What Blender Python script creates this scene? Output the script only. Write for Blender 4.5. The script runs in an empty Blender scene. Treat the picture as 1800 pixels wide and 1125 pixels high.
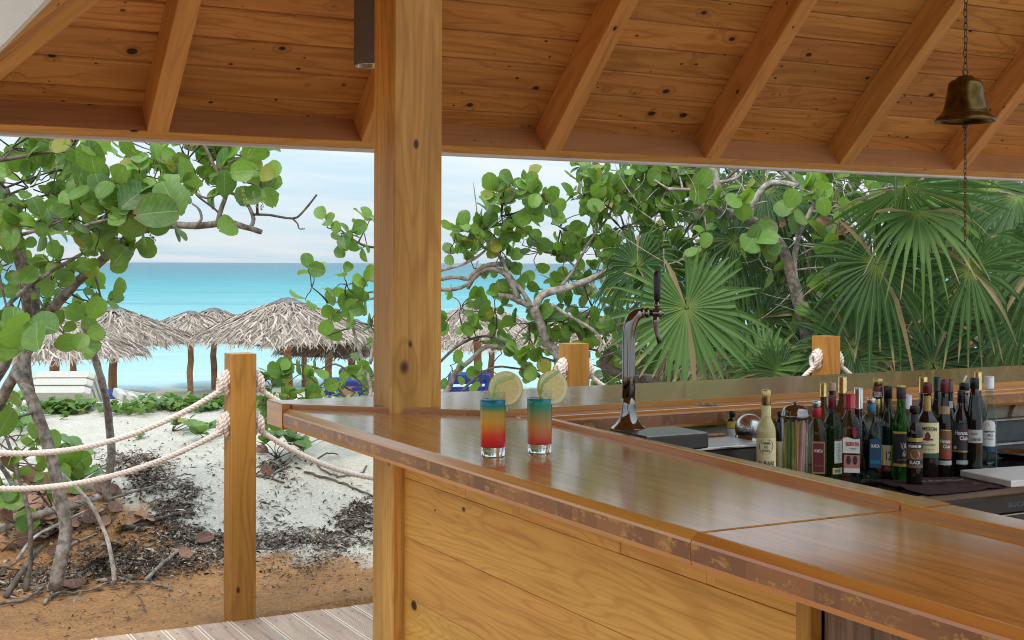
import bpy, bmesh, math, random
from mathutils import Vector, Matrix, noise
R = math.radians
scene = bpy.context.scene
COL = scene.collection

# ---------------------------------------------------------------- camera
F, H, VH = 2360.0, 1.55, 462.8              # focal length (in 1800 px wide photo pixels), eye height, horizon row
TH = math.atan2(1260, 2360)                 # yaw of the camera to the bar's axes
RO = R(.17)                                 # the photograph hangs a little to the right
CT, ST, CR, SR = math.cos(TH), math.sin(TH), math.cos(RO), math.sin(RO)
cam = bpy.data.cameras.new('camera')
cam.sensor_width = 36; cam.sensor_fit = 'HORIZONTAL'
cam.lens = 36 * F / 1800
cam.shift_y = (VH - 562.5) / 1800
cam.clip_start = .05; cam.clip_end = 60000
co = bpy.data.objects.new('camera', cam); COL.objects.link(co)
rt, fw, up = Vector((CT, -ST, 0)), Vector((ST, CT, 0)), Vector((0, 0, 1))
cr_, cu_ = rt * CR + up * SR, up * CR - rt * SR
m = Matrix.Identity(4)
for i, v in enumerate((cr_, cu_, -fw)):
    for k in range(3): m[k][i] = v[k]
m.translation = Vector((0, 0, H))
co.matrix_world = m
scene.camera = co

# ---------------------------------------------------------------- sky, sun, exposure
SUN_EL, SUN_AZ = R(48), R(222)              # azimuth measured clockwise from +Y
EXPOSURE = 0.5
w = bpy.data.worlds.new('World'); scene.world = w; w.use_nodes = True
nt = w.node_tree; nt.nodes.clear()
def wn(t, **k):
    n = nt.nodes.new(t)
    for a, b in k.items(): setattr(n, a, b)
    return n
sky = wn('ShaderNodeTexSky', sky_type='NISHITA', sun_disc=False, sun_elevation=SUN_EL, sun_rotation=SUN_AZ, altitude=0, air_density=1.0, dust_density=1.0, ozone_density=1.0)
tc = wn('ShaderNodeTexCoord')
sx = wn('ShaderNodeSeparateXYZ'); nt.links.new(tc.outputs['Generated'], sx.inputs[0])
ad = wn('ShaderNodeMath', operation='ADD'); ad.inputs[1].default_value = .16
ab = wn('ShaderNodeMath', operation='ABSOLUTE'); nt.links.new(sx.outputs[2], ab.inputs[0]); nt.links.new(ab.outputs[0], ad.inputs[0])
dv = wn('ShaderNodeVectorMath', operation='DIVIDE'); cb = wn('ShaderNodeCombineXYZ')
for k in range(3): nt.links.new(ad.outputs[0], cb.inputs[k])
nt.links.new(tc.outputs['Generated'], dv.inputs[0]); nt.links.new(cb.outputs[0], dv.inputs[1])
mp = wn('ShaderNodeMapping'); mp.inputs['Scale'].default_value = (1.1, 2.6, 1.0); mp.inputs['Rotation'].default_value = (0, 0, R(28)); nt.links.new(dv.outputs[0], mp.inputs[0])
nz = wn('ShaderNodeTexNoise'); nz.inputs['Scale'].default_value = 1.3; nz.inputs['Detail'].default_value = 7; nz.inputs['Roughness'].default_value = .55
nt.links.new(mp.outputs[0], nz.inputs['Vector'])
mr = wn('ShaderNodeMapRange'); mr.inputs[1].default_value = .33; mr.inputs[2].default_value = .62; mr.inputs[3].default_value = 0; mr.inputs[4].default_value = 1
nt.links.new(nz.outputs[0], mr.inputs[0])
mx = wn('ShaderNodeMix', data_type='RGBA'); mx.inputs[7].default_value = (4.5, 5.05, 5.4, 1)
# overcast luminance: a cloud layer three times as bright overhead as at the horizon
ov = wn('ShaderNodeMath', operation='MULTIPLY_ADD'); ov.inputs[1].default_value = 2.0; ov.inputs[2].default_value = 1.0; nt.links.new(ab.outputs[0], ov.inputs[0])
cc = wn('ShaderNodeMix', data_type='RGBA'); cc.inputs[6].default_value = (4.0, 5.3, 6.2, 1); cc.inputs[7].default_value = (5.4, 5.95, 6.3, 1); nt.links.new(mr.outputs[0], cc.inputs[0])
cl = wn('ShaderNodeVectorMath', operation='SCALE'); nt.links.new(cc.outputs[2], cl.inputs[0]); nt.links.new(ov.outputs[0], cl.inputs['Scale'])
nt.links.new(cl.outputs[0], mx.inputs[7])
mx.inputs[0].default_value = .9; nt.links.new(sky.outputs[0], mx.inputs[6])
bg = wn('ShaderNodeBackground'); bg.inputs[1].default_value = .1
nt.links.new(mx.outputs[2], bg.inputs[0])
ou = wn('ShaderNodeOutputWorld'); nt.links.new(bg.outputs[0], ou.inputs[0])
sl = bpy.data.lights.new('sun', 'SUN'); sl.energy = 1.5; sl.angle = R(10); sl.color = (1, .93, .82)
so = bpy.data.objects.new('sun', sl); COL.objects.link(so)
sd = Vector((math.sin(SUN_AZ) * math.cos(SUN_EL), math.cos(SUN_AZ) * math.cos(SUN_EL), math.sin(SUN_EL)))
so.rotation_euler = sd.to_track_quat('Z', 'Y').to_euler()
scene.view_settings.view_transform = 'Standard'; scene.view_settings.look = 'None'
scene.view_settings.exposure = EXPOSURE; scene.view_settings.gamma = 1; scene.view_settings.use_curve_mapping = False
scene.render.engine = 'CYCLES'
scene.cycles.max_bounces = 10; scene.cycles.diffuse_bounces = 5; scene.cycles.transmission_bounces = 8; scene.cycles.transparent_max_bounces = 20
scene.cycles.use_denoising = True
scene.cycles.filter_width = 1.05
scene.cycles.sample_clamp_indirect = 6

# ---------------------------------------------------------------- photo pixel -> place
def ray(u, v):
    du, dv_ = u - 900, v - VH
    a = (du * CR + dv_ * SR) / F; b = -(-du * SR + dv_ * CR) / F
    return Vector((a * CT + ST, -a * ST + CT, b))
def D(u, v, d):
    r = ray(u, v) * d; return Vector((r.x, r.y, H + r.z))
def Z(u, v, z):
    r = ray(u, v); return D(u, v, (z - H) / r.z)
def AX(u, v, x): return D(u, v, x / ray(u, v).x)
def AY(u, v, y): return D(u, v, y / ray(u, v).y)
def fdist(p): return p.x * ST + p.y * CT

# ---------------------------------------------------------------- objects
def put(name, data=None, parent=None, M=None):
    o = bpy.data.objects.new(name, data); COL.objects.link(o)
    if parent is not None:
        o.parent = parent
        base = WM[parent.name] if parent.name in WM else Matrix.Identity(4)
        Mw = M if M is not None else Matrix.Identity(4)
        o.matrix_basis = base.inverted() @ Mw
        WM[o.name] = Mw
    else:
        if M is not None: o.matrix_basis = M
        WM[o.name] = M.copy() if M is not None else Matrix.Identity(4)
    return o
WM = {}
def tag(o, label=None, cat=None, group=None, kind=None):
    if label: o['label'] = label
    if cat: o['category'] = cat
    if group: o['group'] = group
    if kind: o['kind'] = kind
    return o
def thing(name, label, cat, loc=(0, 0, 0), group=None, rot=0):
    return tag(put(name, None, None, Matrix.Translation(Vector(loc)) @ Matrix.Rotation(rot, 4, 'Z')), label, cat, group)
def frame(x, y, z, o):
    M = Matrix.Identity(4)
    for i, v in enumerate((x, y, z)):
        for k in range(3): M[k][i] = v[k]
    M.translation = Vector(o); return M
def axes(x, hint=Vector((0, 0, 1))):
    x = Vector(x).normalized()
    if abs(x.dot(hint)) > .98: hint = Vector((0, 1, 0)) if abs(x.y) < .9 else Vector((1, 0, 0))
    y = Vector(hint).cross(x).normalized(); z = x.cross(y).normalized()
    return x, y, z

class MB:
    """collects shapes; build() links them as one mesh object"""
    def __init__(s): s.v = []; s.f = []; s.mi = []; s.uv = {}; s.m = 0; s.sm = []; s.smooth = False
    def add(s, vs, fs, uvs=None):
        n = len(s.v); s.v += [tuple(p) for p in vs]
        for k, f in enumerate(fs):
            if uvs is not None: s.uv[len(s.f)] = [uvs[i] for i in f]
            s.f.append([i + n for i in f]); s.mi.append(s.m); s.sm.append(s.smooth)
    def box(s, lo, hi, M=None):
        x0, y0, z0 = lo; x1, y1, z1 = hi
        vs = [(x0, y0, z0), (x1, y0, z0), (x1, y1, z0), (x0, y1, z0), (x0, y0, z1), (x1, y0, z1), (x1, y1, z1), (x0, y1, z1)]
        if M is not None: vs = [M @ Vector(p) for p in vs]
        s.add(vs, [(0, 3, 2, 1), (4, 5, 6, 7), (0, 1, 5, 4), (1, 2, 6, 5), (2, 3, 7, 6), (3, 0, 4, 7)])
    def prism(s, poly, z0, z1, M=None, ch=0):
        n = len(poly); vs = []
        c = Vector((sum(p[0] for p in poly) / n, sum(p[1] for p in poly) / n))
        def inset(p):
            d = Vector(p) - c; return Vector(p) - d.normalized() * ch * 1.4 if d.length > ch * 2 else Vector(p)
        rings = [[(p[0], p[1], z0) for p in poly], [(p[0], p[1], z1) for p in poly]] if not ch else \
                [[(*inset(p), z0) for p in poly], [(p[0], p[1], z0 + ch) for p in poly], [(p[0], p[1], z1 - ch) for p in poly], [(*inset(p), z1) for p in poly]]
        for r in rings: vs += r
        if M is not None: vs = [M @ Vector(p) for p in vs]
        fs = [tuple(reversed(range(n)))]
        for k in range(len(rings) - 1):
            for i in range(n):
                j = (i + 1) % n; fs.append((k * n + i, k * n + j, (k + 1) * n + j, (k + 1) * n + i))
        fs.append(tuple(range((len(rings) - 1) * n, len(rings) * n)))
        s.add(vs, fs)
    def tube(s, pts, rad, sides=8, cap=True, squash=1):
        pts = [Vector(p) for p in pts]; n = len(pts)
        if not hasattr(rad, '__len__'): rad = [rad] * n
        vs = []; prev = None
        for i, p in enumerate(pts):
            t = (pts[min(i + 1, n - 1)] - pts[max(i - 1, 0)])
            t = t.normalized() if t.length > 1e-9 else Vector((0, 0, 1))
            if prev is None: x, y, z = axes(t); a, b = y, z
            else:
                a = prev - t * prev.dot(t); a = a.normalized() if a.length > 1e-6 else axes(t)[1]
                b = t.cross(a)
            prev = a
            for k in range(sides):
                g = 2 * math.pi * k / sides
                vs.append(p + (a * math.cos(g) + b * math.sin(g) * squash) * rad[i])
        fs = []
        for i in range(n - 1):
            for k in range(sides):
                j = (k + 1) % sides; fs.append((i * sides + k, i * sides + j, (i + 1) * sides + j, (i + 1) * sides + k))
        if cap: fs += [tuple(reversed(range(sides))), tuple(range((n - 1) * sides, n * sides))]
        s.add(vs, fs)
    def lathe(s, prof, seg=24, M=None, cap=True):
        vs = []; fs = []; n = len(prof)
        for r, z in prof:
            for k in range(seg):
                g = 2 * math.pi * k / seg; vs.append(Vector((r * math.cos(g), r * math.sin(g), z)))
        if M is not None: vs = [M @ p for p in vs]
        for i in range(n - 1):
            for k in range(seg):
                j = (k + 1) % seg; fs.append((i * seg + k, i * seg + j, (i + 1) * seg + j, (i + 1) * seg + k))
        if cap:
            if prof[0][0] > 1e-5: fs.append(tuple(reversed(range(seg))))
            if prof[-1][0] > 1e-5: fs.append(tuple(range((n - 1) * seg, n * seg)))
        s.add(vs, fs)
    def mesh(s, name, mats):
        me = bpy.data.meshes.new(name); me.from_pydata(s.v, [], s.f)
        for x in (mats if isinstance(mats, (list, tuple)) else [mats]): me.materials.append(x)
        me.polygons.foreach_set('material_index', s.mi); me.polygons.foreach_set('use_smooth', s.sm)
        if s.uv:
            ul = me.uv_layers.new(name='UVMap')
            for fi, q in s.uv.items():
                ls = me.polygons[fi].loop_start
                for k, c in enumerate(q): ul.data[ls + k].uv = c
        me.update(); return me
    def build(s, name, mats, parent=None, M=None, local=True):
        """verts are in world space unless M is given (then they are local to M)"""
        if M is None:
            c = Vector((0, 0, 0))
            if s.v:
                k = len(s.v); c = Vector((sum(p[0] for p in s.v) / k, sum(p[1] for p in s.v) / k, sum(p[2] for p in s.v) / k))
            s.v = [(p[0] - c.x, p[1] - c.y, p[2] - c.z) for p in s.v]
            M = Matrix.Translation(c)
        return put(name, s.mesh(name, mats), parent, M)

def beam(name, p0, p1, w, h, mat, parent=None, hint=(0, 0, 1), ch=.003, cut=None):
    """a squared timber from p0 to p1 (centre line), its length along local X so the grain follows it"""
    p0, p1 = Vector(p0), Vector(p1); x, y, z = axes(p1 - p0, Vector(hint)); L = (p1 - p0).length / 2
    a, b, c = w / 2, h / 2, ch
    ring = [(-a + c, -b), (a - c, -b), (a, -b + c), (a, b - c), (a - c, b), (-a + c, b), (-a, b - c), (-a, -b + c)]
    mb = MB()
    vs = [(-L, q[0], q[1]) for q in ring] + [(L, q[0], q[1]) for q in ring]
    fs = [tuple(reversed(range(8))), tuple(range(8, 16))] + [(i, (i + 1) % 8, 8 + (i + 1) % 8, 8 + i) for i in range(8)]
    fs = [tuple(reversed(f)) for f in fs] if False else fs
    mb.add(vs, fs)
    return mb.build(name, mat, parent, frame(x, y, z, (p0 + p1) / 2))
def board(name, O, e1, e2, n, quad, t, mat, parent, ch=.003):
    """a board lying in the plane (O,e1,e2): quad = its four corners in (a,b), thickness t along n"""
    ca = sum(q[0] for q in quad) / 4; cb_ = sum(q[1] for q in quad) / 4
    q = [(a - ca, b - cb_) for a, b in quad]
    def ins(p, c): return (p[0], p[1] - math.copysign(c, p[1]))
    ring0 = [(*ins(p, ch), 0) for p in q]; ring1 = [(p[0], p[1], ch * 1.6) for p in q]; ring2 = [(p[0], p[1], t) for p in q]
    mb = MB(); vs = ring0 + ring1 + ring2
    fs = [(3, 2, 1, 0), (8, 9, 10, 11)] + [(k * 4 + i, k * 4 + (i + 1) % 4, k * 4 + 4 + (i + 1) % 4, k * 4 + 4 + i) for k in (0, 1) for i in range(4)]
    mb.add(vs, fs)
    return mb.build(name, mat, parent, frame(e1, e2, n, Vector(O) + Vector(e1) * ca + Vector(e2) * cb_))
def copy_tree(o, M=None, parent=None):
    """a copy of a thing with copies of its parts and sub-parts; mesh data shared"""
    c = o.copy(); COL.objects.link(c)
    if parent is not None: c.parent = parent
    if M is not None: c.matrix_basis = M; WM[c.name] = M.copy()
    for ch in list(o.children): copy_tree(ch, None, c)
    return c

# ---------------------------------------------------------------- materials
class NT:
    def __init__(s, name):
        s.mat = bpy.data.materials.new(name); s.mat.use_nodes = True; s.t = s.mat.node_tree; s.t.nodes.clear()
    def n(s, t, ins=None, **k):
        x = s.t.nodes.new(t)
        for a, b in k.items(): setattr(x, a, b)
        for a, b in (ins or {}).items(): s.set(x.inputs[a], b)
        return x
    def set(s, sock, b):
        if isinstance(b, bpy.types.NodeSocket): s.t.links.new(b, sock)
        elif isinstance(b, bpy.types.Node): s.t.links.new(b.outputs[0], sock)
        else:
            if hasattr(sock.default_value, '__len__') and not hasattr(b, '__len__'): b = (b, b, b, 1)[:len(sock.default_value)]
            elif hasattr(b, '__len__') and len(b) == 3 and len(sock.default_value) == 4: b = (*b, 1)
            sock.default_value = b
    def math(s, op, a, b=None, c=None, clamp=False):
        x = s.n('ShaderNodeMath', operation=op, use_clamp=clamp)
        for i, q in enumerate((a, b, c)):
            if q is not None: s.set(x.inputs[i], q)
        return x.outputs[0]
    def vmath(s, op, a, b=None):
        x = s.n('ShaderNodeVectorMath', operation=op); s.set(x.inputs[0], a)
        if b is not None: s.set(x.inputs[1], b)
        return x.outputs[0]
    def noise(s, vec, scale, detail=3, rough=.5, dist=0):
        return s.n('ShaderNodeTexNoise', {'Vector': vec, 'Scale': scale, 'Detail': detail, 'Roughness': rough, 'Distortion': dist}).outputs[0]
    def rng(s, v, a, b, c=0, d=1, smooth=True):
        x = s.n('ShaderNodeMapRange', {0: v, 1: a, 2: b, 3: c, 4: d}, interpolation_type='SMOOTHSTEP' if smooth else 'LINEAR'); return x.outputs[0]
    def mix(s, f, a, b, mode='MIX'):
        x = s.n('ShaderNodeMix', data_type='RGBA', blend_type=mode); s.set(x.inputs[0], f); s.set(x.inputs[6], a); s.set(x.inputs[7], b); return x.outputs[2]
    def ramp(s, f, stops):
        x = s.n('ShaderNodeValToRGB', {0: f}); e = x.color_ramp.elements
        while len(e) < len(stops): e.new(.5)
        for k, (p, c) in enumerate(stops): e[k].position = p; e[k].color = (*c, 1)
        return x.outputs[0]
    def pos(s): return s.n('ShaderNodeNewGeometry').outputs['Position']
    def obj(s): return s.n('ShaderNodeTexCoord').outputs['Object']
    def rnd(s): return s.n('ShaderNodeObjectInfo').outputs['Random']
    def isl(s): return s.n('ShaderNodeNewGeometry').outputs['Random Per Island']
    def bump(s, h, st=.3, dist=.01): return s.n('ShaderNodeBump', {'Height': h, 'Strength': st, 'Distance': dist}).outputs[0]
    def pbr(s, col, rough=.5, metal=0, normal=None, **k):
        d = {'Base Color': col, 'Roughness': rough, 'Metallic': metal}
        if normal is not None: d['Normal'] = normal
        d.update(k)
        return s.n('ShaderNodeBsdfPrincipled', d)
    def out(s, sh):
        o = s.n('ShaderNodeOutputMaterial'); s.set(o.inputs[0], sh.outputs[0] if isinstance(sh, bpy.types.Node) else sh); return s.mat

def plain(name, col, rough=.5, metal=0, var=.12, sc=30, bump=0, **k):
    """a plain surface with a little mottling"""
    t = NT(name); p = t.obj(); n = t.noise(p, sc, 4)
    c = t.mix(t.rng(n, .3, .7), [x * (1 - var) for x in col], [min(1, x * (1 + var)) for x in col])
    nm = t.bump(n, bump, .004) if bump else None
    return t.out(t.pbr(c, rough, metal, nm, **k))

def wood(name, light, dark, rough=.45, knots=.5, ring=9, coat=.0, streak=.3, kcol=(.035, .014, .006), tone=.18, kscale=6.5, fiber=.25, bump=.12, weather=None, coat_r=.15, figure=.62, spec=.5, coat_ior=1.5):
    t = NT(name); r = t.rnd()
    off = t.n('ShaderNodeCombineXYZ', {0: t.math('MULTIPLY', r, 53.), 1: t.math('MULTIPLY', r, 17.), 2: t.math('MULTIPLY', r, 29.)}).outputs[0]
    p = t.vmath('ADD', t.obj(), off)
    # knots
    kv = t.vmath('MULTIPLY', p, (kscale * .7, kscale, kscale))
    vo = t.n('ShaderNodeTexVoronoi', {'Vector': kv, 'Scale': 1.0, 'Randomness': .9}, voronoi_dimensions='3D')
    cs = t.n('ShaderNodeSeparateColor', {0: vo.outputs['Color']})
    on = t.math('LESS_THAN', cs.outputs[0], knots)
    kr = t.math('MULTIPLY_ADD', cs.outputs[1], .11, .05)
    dn = t.math('DIVIDE', vo.outputs['Distance'], kr)
    km = t.math('MULTIPLY', t.rng(dn, 1.15, .75), on)
    halo = t.math('MULTIPLY', t.rng(dn, 3.2, .8), on)
    # growth rings: contour lines of a field stretched along the grain, bent round the knots
    st = t.vmath('MULTIPLY', p, (.9, 7.5, 7.5))
    fld = t.noise(st, 1.0, 2, .45, .35)
    fld = t.math('ADD', fld, t.math('MULTIPLY', halo, .10))
    lines = t.math('PINGPONG', t.math('MULTIPLY', fld, ring), .5)
    lines = t.rng(t.math('MULTIPLY', lines, 2.0), .45, 1.0)
    fib = t.noise(t.vmath('MULTIPLY', p, (4, 150, 150)), 1.0, 3, .6)
    fb2 = t.noise(t.vmath('MULTIPLY', t.vmath('ADD', p, (3.3, 1.7, 5.1)), (1.6, 48, 48)), 1.0, 4, .65)
    # pin knots
    v2 = t.n('ShaderNodeTexVoronoi', {'Vector': t.vmath('MULTIPLY', p, (kscale * 1.5, kscale * 2.6, kscale * 2.6)), 'Scale': 1.0, 'Randomness': 1.0}, voronoi_dimensions='3D')
    c2 = t.n('ShaderNodeSeparateColor', {0: v2.outputs['Color']})
    pk = t.math('MULTIPLY', t.rng(t.math('DIVIDE', v2.outputs['Distance'], t.math('MULTIPLY_ADD', c2.outputs[1], .12, .05)), 1.2, .7), t.math('LESS_THAN', c2.outputs[0], knots * .45))
    big = t.noise(t.vmath('MULTIPLY', p, (.8, 5, 5)), 1.0, 3, .55)
    c = t.mix(t.math('MULTIPLY', lines, figure), light, dark)
    c = t.mix(t.math('MULTIPLY', t.rng(fib, .38, .68), fiber), c, dark)
    c = t.mix(t.math('MULTIPLY', t.rng(fb2, .5, .72), min(1, fiber * 1.5)), c, [x * .7 for x in dark])
    c = t.mix(t.math('MULTIPLY', t.rng(fb2, .46, .3), fiber * .7), c, [min(1, x * 1.18) for x in light])
    c = t.mix(t.math('MULTIPLY', t.rng(big, .42, .7), streak), c, [x * .62 for x in dark])
    if weather:
        wv = t.noise(t.vmath('MULTIPLY', p, (1.2, 26, 26)), 1.0, 4, .6)
        c = t.mix(t.math('MULTIPLY', t.rng(wv, .5, .68), weather[0]), c, weather[1])
    c = t.mix(t.math('MULTIPLY', halo, .3), c, [x * .55 for x in dark])
    c = t.mix(t.math('MULTIPLY', pk, .9), c, kcol)
    c = t.mix(km, c, kcol)
    hs = t.n('ShaderNodeHueSaturation', {'Value': t.math('MULTIPLY_ADD', r, tone * 2, 1 - tone), 'Hue': t.math('MULTIPLY_ADD', t.math('FRACT', t.math('MULTIPLY', r, 7.3)), .012, .494), 'Color': c})
    h = t.math('ADD', t.math('MULTIPLY', fib, .5), t.math('MULTIPLY', lines, -.25))
    nm = t.bump(t.math('SUBTRACT', h, t.math('MULTIPLY', km, .4)), bump, .002)
    return t.out(t.pbr(hs.outputs[0], rough, 0, nm, **{'Coat Weight': coat, 'Coat Roughness': coat_r, 'Coat IOR': coat_ior, 'Specular IOR Level': spec}))
# ---------------------------------------------------------------- palette
rnd = random.Random(7)
M_ROOF = wood('roof_pine', (.56, .262, .066), (.38, .152, .034), .55, knots=.62, kscale=11.0, tone=.15, ring=9, streak=.3, figure=.75, fiber=.34, spec=.3)
M_RAFT = wood('rafter_pine', (.60, .295, .08), (.45, .20, .048), .5, knots=.16, kscale=11, tone=.06, ring=8, streak=.2, figure=.6, fiber=.3, spec=.3)
M_FASC = wood('fascia_pine', (.44, .20, .07), (.33, .14, .043), .6, knots=.14, kscale=10, tone=.05, figure=.4)
M_POST = wood('post_pine', (.74, .43, .105), (.52, .255, .05), .45, knots=.42, kscale=5.5, ring=8, streak=.65, tone=.0, figure=.62, fiber=.42, spec=.25)
M_PANEL = wood('panel_pine', (.74, .385, .088), (.55, .245, .045), .45, knots=.26, kscale=7.5, ring=19, streak=.14, tone=.04, fiber=.36, figure=.62, spec=.25)
M_FENCE = wood('fence_pine', (.46, .218, .042), (.32, .138, .022), .5, knots=.2, kscale=7, streak=.45, tone=.05, figure=.7, fiber=.4, spec=.25)
M_DECK = wood('deck_board', (.54, .39, .29), (.42, .28, .20), .6, knots=.02, streak=.3, tone=.12, ring=5, fiber=.5)
M_DECKL = wood('deck_edge', (.70, .56, .44), (.60, .46, .35), .55, knots=.0, streak=.15, tone=.05, ring=5, fiber=.3)
M_WEATH = wood('weathered_board', (.26, .15, .085), (.12, .065, .035), .6, knots=.05, streak=.6, tone=.12, fiber=.6)
M_TOP = wood('counter_top', (.52, .195, .026), (.31, .108, .013), .5, knots=.0, ring=7, streak=.4, tone=.05, coat=.9, coat_r=.11, coat_ior=1.52, bump=.22, fiber=.5, spec=.15)
M_EDGE = wood('edge_varnish', (.56, .225, .04), (.40, .135, .022), .3, knots=.0, ring=5, streak=.25, tone=.06, coat=.5, coat_r=.15)
def worn():
    t = NT('worn_edge'); p = t.obj(); r = t.rnd()
    q = t.vmath('ADD', p, t.n('ShaderNodeCombineXYZ', {0: t.math('MULTIPLY', r, 31.), 1: 0., 2: 0.}).outputs[0])
    seg = t.n('ShaderNodeTexVoronoi', {'Vector': t.vmath('MULTIPLY', q, (7, .2, .2)), 'Scale': 1.}, voronoi_dimensions='3D').outputs['Color']
    sg = t.n('ShaderNodeSeparateColor', {0: seg}).outputs[0]
    fib = t.noise(t.vmath('MULTIPLY', q, (9, 120, 120)), 1, 4, .65)
    c = t.mix(sg, (.17, .062, .026), (.31, .12, .038))
    sc = t.noise(t.vmath('MULTIPLY', q, (22, 34, 34)), 1, 6, .75)
    patch = t.math('MULTIPLY', t.rng(sc, .515, .60), t.rng(fib, .36, .54))
    c = t.mix(t.math('MULTIPLY', patch, .8), c, (.52, .26, .05))
    c = t.mix(t.math('MULTIPLY', t.rng(fib, .5, .75), .4), c, (.08, .03, .015))
    return t.out(t.pbr(c, .38, 0, t.bump(fib, .15, .002), **{'Coat Weight': .3, 'Coat Roughness': .2}))
M_WORN = worn()
M_WHITE = plain('white_metal', (.62, .60, .57), .45, var=.06, sc=9)
M_ROOFTOP = plain('roof_covering', (.30, .28, .26), .8)
M_DARK = plain('black_laminate', (.012, .012, .013), .25, sc=40)
M_STEEL = plain('brushed_steel', (.45, .45, .44), .28, 1, var=.15, sc=60)
M_CHROME = plain('chrome', (.22, .205, .19), .10, 1, var=.03)  # colour darkened to stand in for the dark reflection of an unbuilt front roof
M_BRASS = plain('aged_brass', (.10, .058, .014), .3, .9, var=.35, sc=35, bump=.15)
M_CHAIN = plain('dark_brass_chain', (.10, .065, .025), .4, .8)
M_ROPE = plain('cotton_rope', (.72, .62, .55), .9, var=.14, sc=220, bump=.5)
M_LAMP = plain('taupe_enamel', (.11, .10, .085), .5, var=.05)
M_GREYW = plain('lamp_reflector', (.6, .6, .58), .2, .8)

# ---------------------------------------------------------------- ground
HP = [(-60, -.14), (3.0, -.12), (5.2, -.05), (6.55, 0), (7.0, .045), (7.6, .16), (8.6, .325), (9.5, .44), (10.1, .475), (10.8, .42), (12.5, .0), (15, -.62), (19, -1.2), (25, -1.85), (33, -2.3), (42, -2.55), (60, -3.4), (120, -6), (500, -12)]
def hprof(w_):
    for (a, za), (b, zb) in zip(HP, HP[1:]):
        if w_ <= b:
            t = max(0, (w_ - a) / (b - a)); t2 = t * t * (3 - 2 * t); t = .5 * t + .5 * t2
            return za + (zb - za) * t
    return HP[-1][1]
def gz(x, y):
    w_ = x * ST + y * CT; r = x * CT - y * ST
    n1 = noise.noise(Vector((x * .55, y * .55, 3.1))); n2 = noise.noise(Vector((x * 2.1, y * 2.1, 7.7)))
    n3 = noise.noise(Vector((x * 9, y * 9, 1.2))) + .5 * noise.noise(Vector((x * 21, y * 21, 5.2)))
    z = hprof(w_ + n1 * .25)
    k = min(1, max(0, (w_ - 5.6) / .8)); z += k * (.05 * n1 + .03 * n2) + .008 * n3 * min(1, max(0, (14 - w_) / 4))
    # a shallow hollow behind the post, a mound under the left-hand tree
    z -= .09 * math.exp(-((r + .75) ** 2 / .35 + (w_ - 7.9) ** 2 / .5))
    z += .07 * math.exp(-((r + 2.1) ** 2 / .4 + (w_ - 7.7) ** 2 / .3))
    if y < 5.78: z = min(z, -.015 - .12 * min(1, max(0, (5.78 - y) / .1)))
    elif y < 6.1: z = min(z, .03)
    return z
def build_ground():
    ws = []; w_ = -9.0
    while w_ < 60:
        ws.append(w_); w_ += .5 if w_ < 4.4 else (.035 if w_ < 8.6 else (.06 if w_ < 11 else .25 + (w_ - 11) * .06))
    ws += [75, 100, 150, 260, 500]
    N = 300; vs = []; fs = []
    for w_ in ws:
        sp = 4.2 + max(0, w_) * .95
        for i in range(N + 1):
            a = i / N * 2 - 1; a = math.copysign(abs(a) ** 1.5, a) * 2.2
            r = a * sp; x, y = r * CT + w_ * ST, -r * ST + w_ * CT
            vs.append((x, y, gz(x, y)))
    n = N + 1
    for j in range(len(ws) - 1):
        for i in range(N): fs.append((j * n + i, j * n + i + 1, (j + 1) * n + i + 1, (j + 1) * n + i))
    t = NT('dune_sand'); p = t.pos()
    w_ = t.vmath('DOT_PRODUCT', p, (ST, CT, 0)) if False else None
    dt = t.n('ShaderNodeVectorMath', {0: p, 1: (ST, CT, 0)}, operation='DOT_PRODUCT').outputs['Value']
    rr = t.n('ShaderNodeVectorMath', {0: p, 1: (CT, -ST, 0)}, operation='DOT_PRODUCT').outputs['Value']
    n1 = t.noise(p, 1.3, 4, .55); n2 = t.noise(p, 7, 4, .6); n3 = t.noise(p, 60, 4, .7); n4 = t.noise(p, 300, 2, .6)
    edge = t.math('ADD', dt, t.math('ADD', t.math('MULTIPLY_ADD', n1, 1.5, -.75), t.math('MULTIPLY_ADD', n2, .5, -.25)))
    edge = t.math('SUBTRACT', edge, t.math('MULTIPLY', t.rng(rr, -1.2, -2.6), .75))
    brown = t.rng(edge, 7.05, 6.75)
    sand = t.mix(t.rng(n3, .3, .7), (.58, .535, .455), (.80, .745, .66))
    sand = t.mix(t.math('MULTIPLY', t.rng(n2, .35, .7), .35), sand, (.52, .45, .36))
    soil = t.mix(t.rng(n3, .3, .7), (.34, .165, .07), (.52, .275, .12))
    soil = t.mix(t.math('MULTIPLY', t.rng(n2, .5, .72), .55), soil, (.20, .115, .06))
    c = t.mix(brown, sand, soil)
    wet = t.rng(dt, 38, 43); c = t.mix(wet, c, (.50, .46, .38))
    sp = t.math('MULTIPLY', t.rng(t.noise(p, 120, 2, .7), .66, .7), .75)
    c = t.mix(sp, c, (.09, .055, .035))
    h = t.math('ADD', t.math('MULTIPLY', n2, 1.2), t.math('ADD', t.math('MULTIPLY', n3, .5), t.math('MULTIPLY', n4, .12)))
    mat = t.out(t.pbr(c, .95, 0, t.bump(h, 1.0, .045), **{'Specular IOR Level': .15}))
    mb = MB(); mb.smooth = True; mb.add(vs, fs)
    tag(mb.build('ground', mat), 'pale beach sand dune running down to the water, brown sandy soil near the deck', kind='structure')
build_ground()

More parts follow.
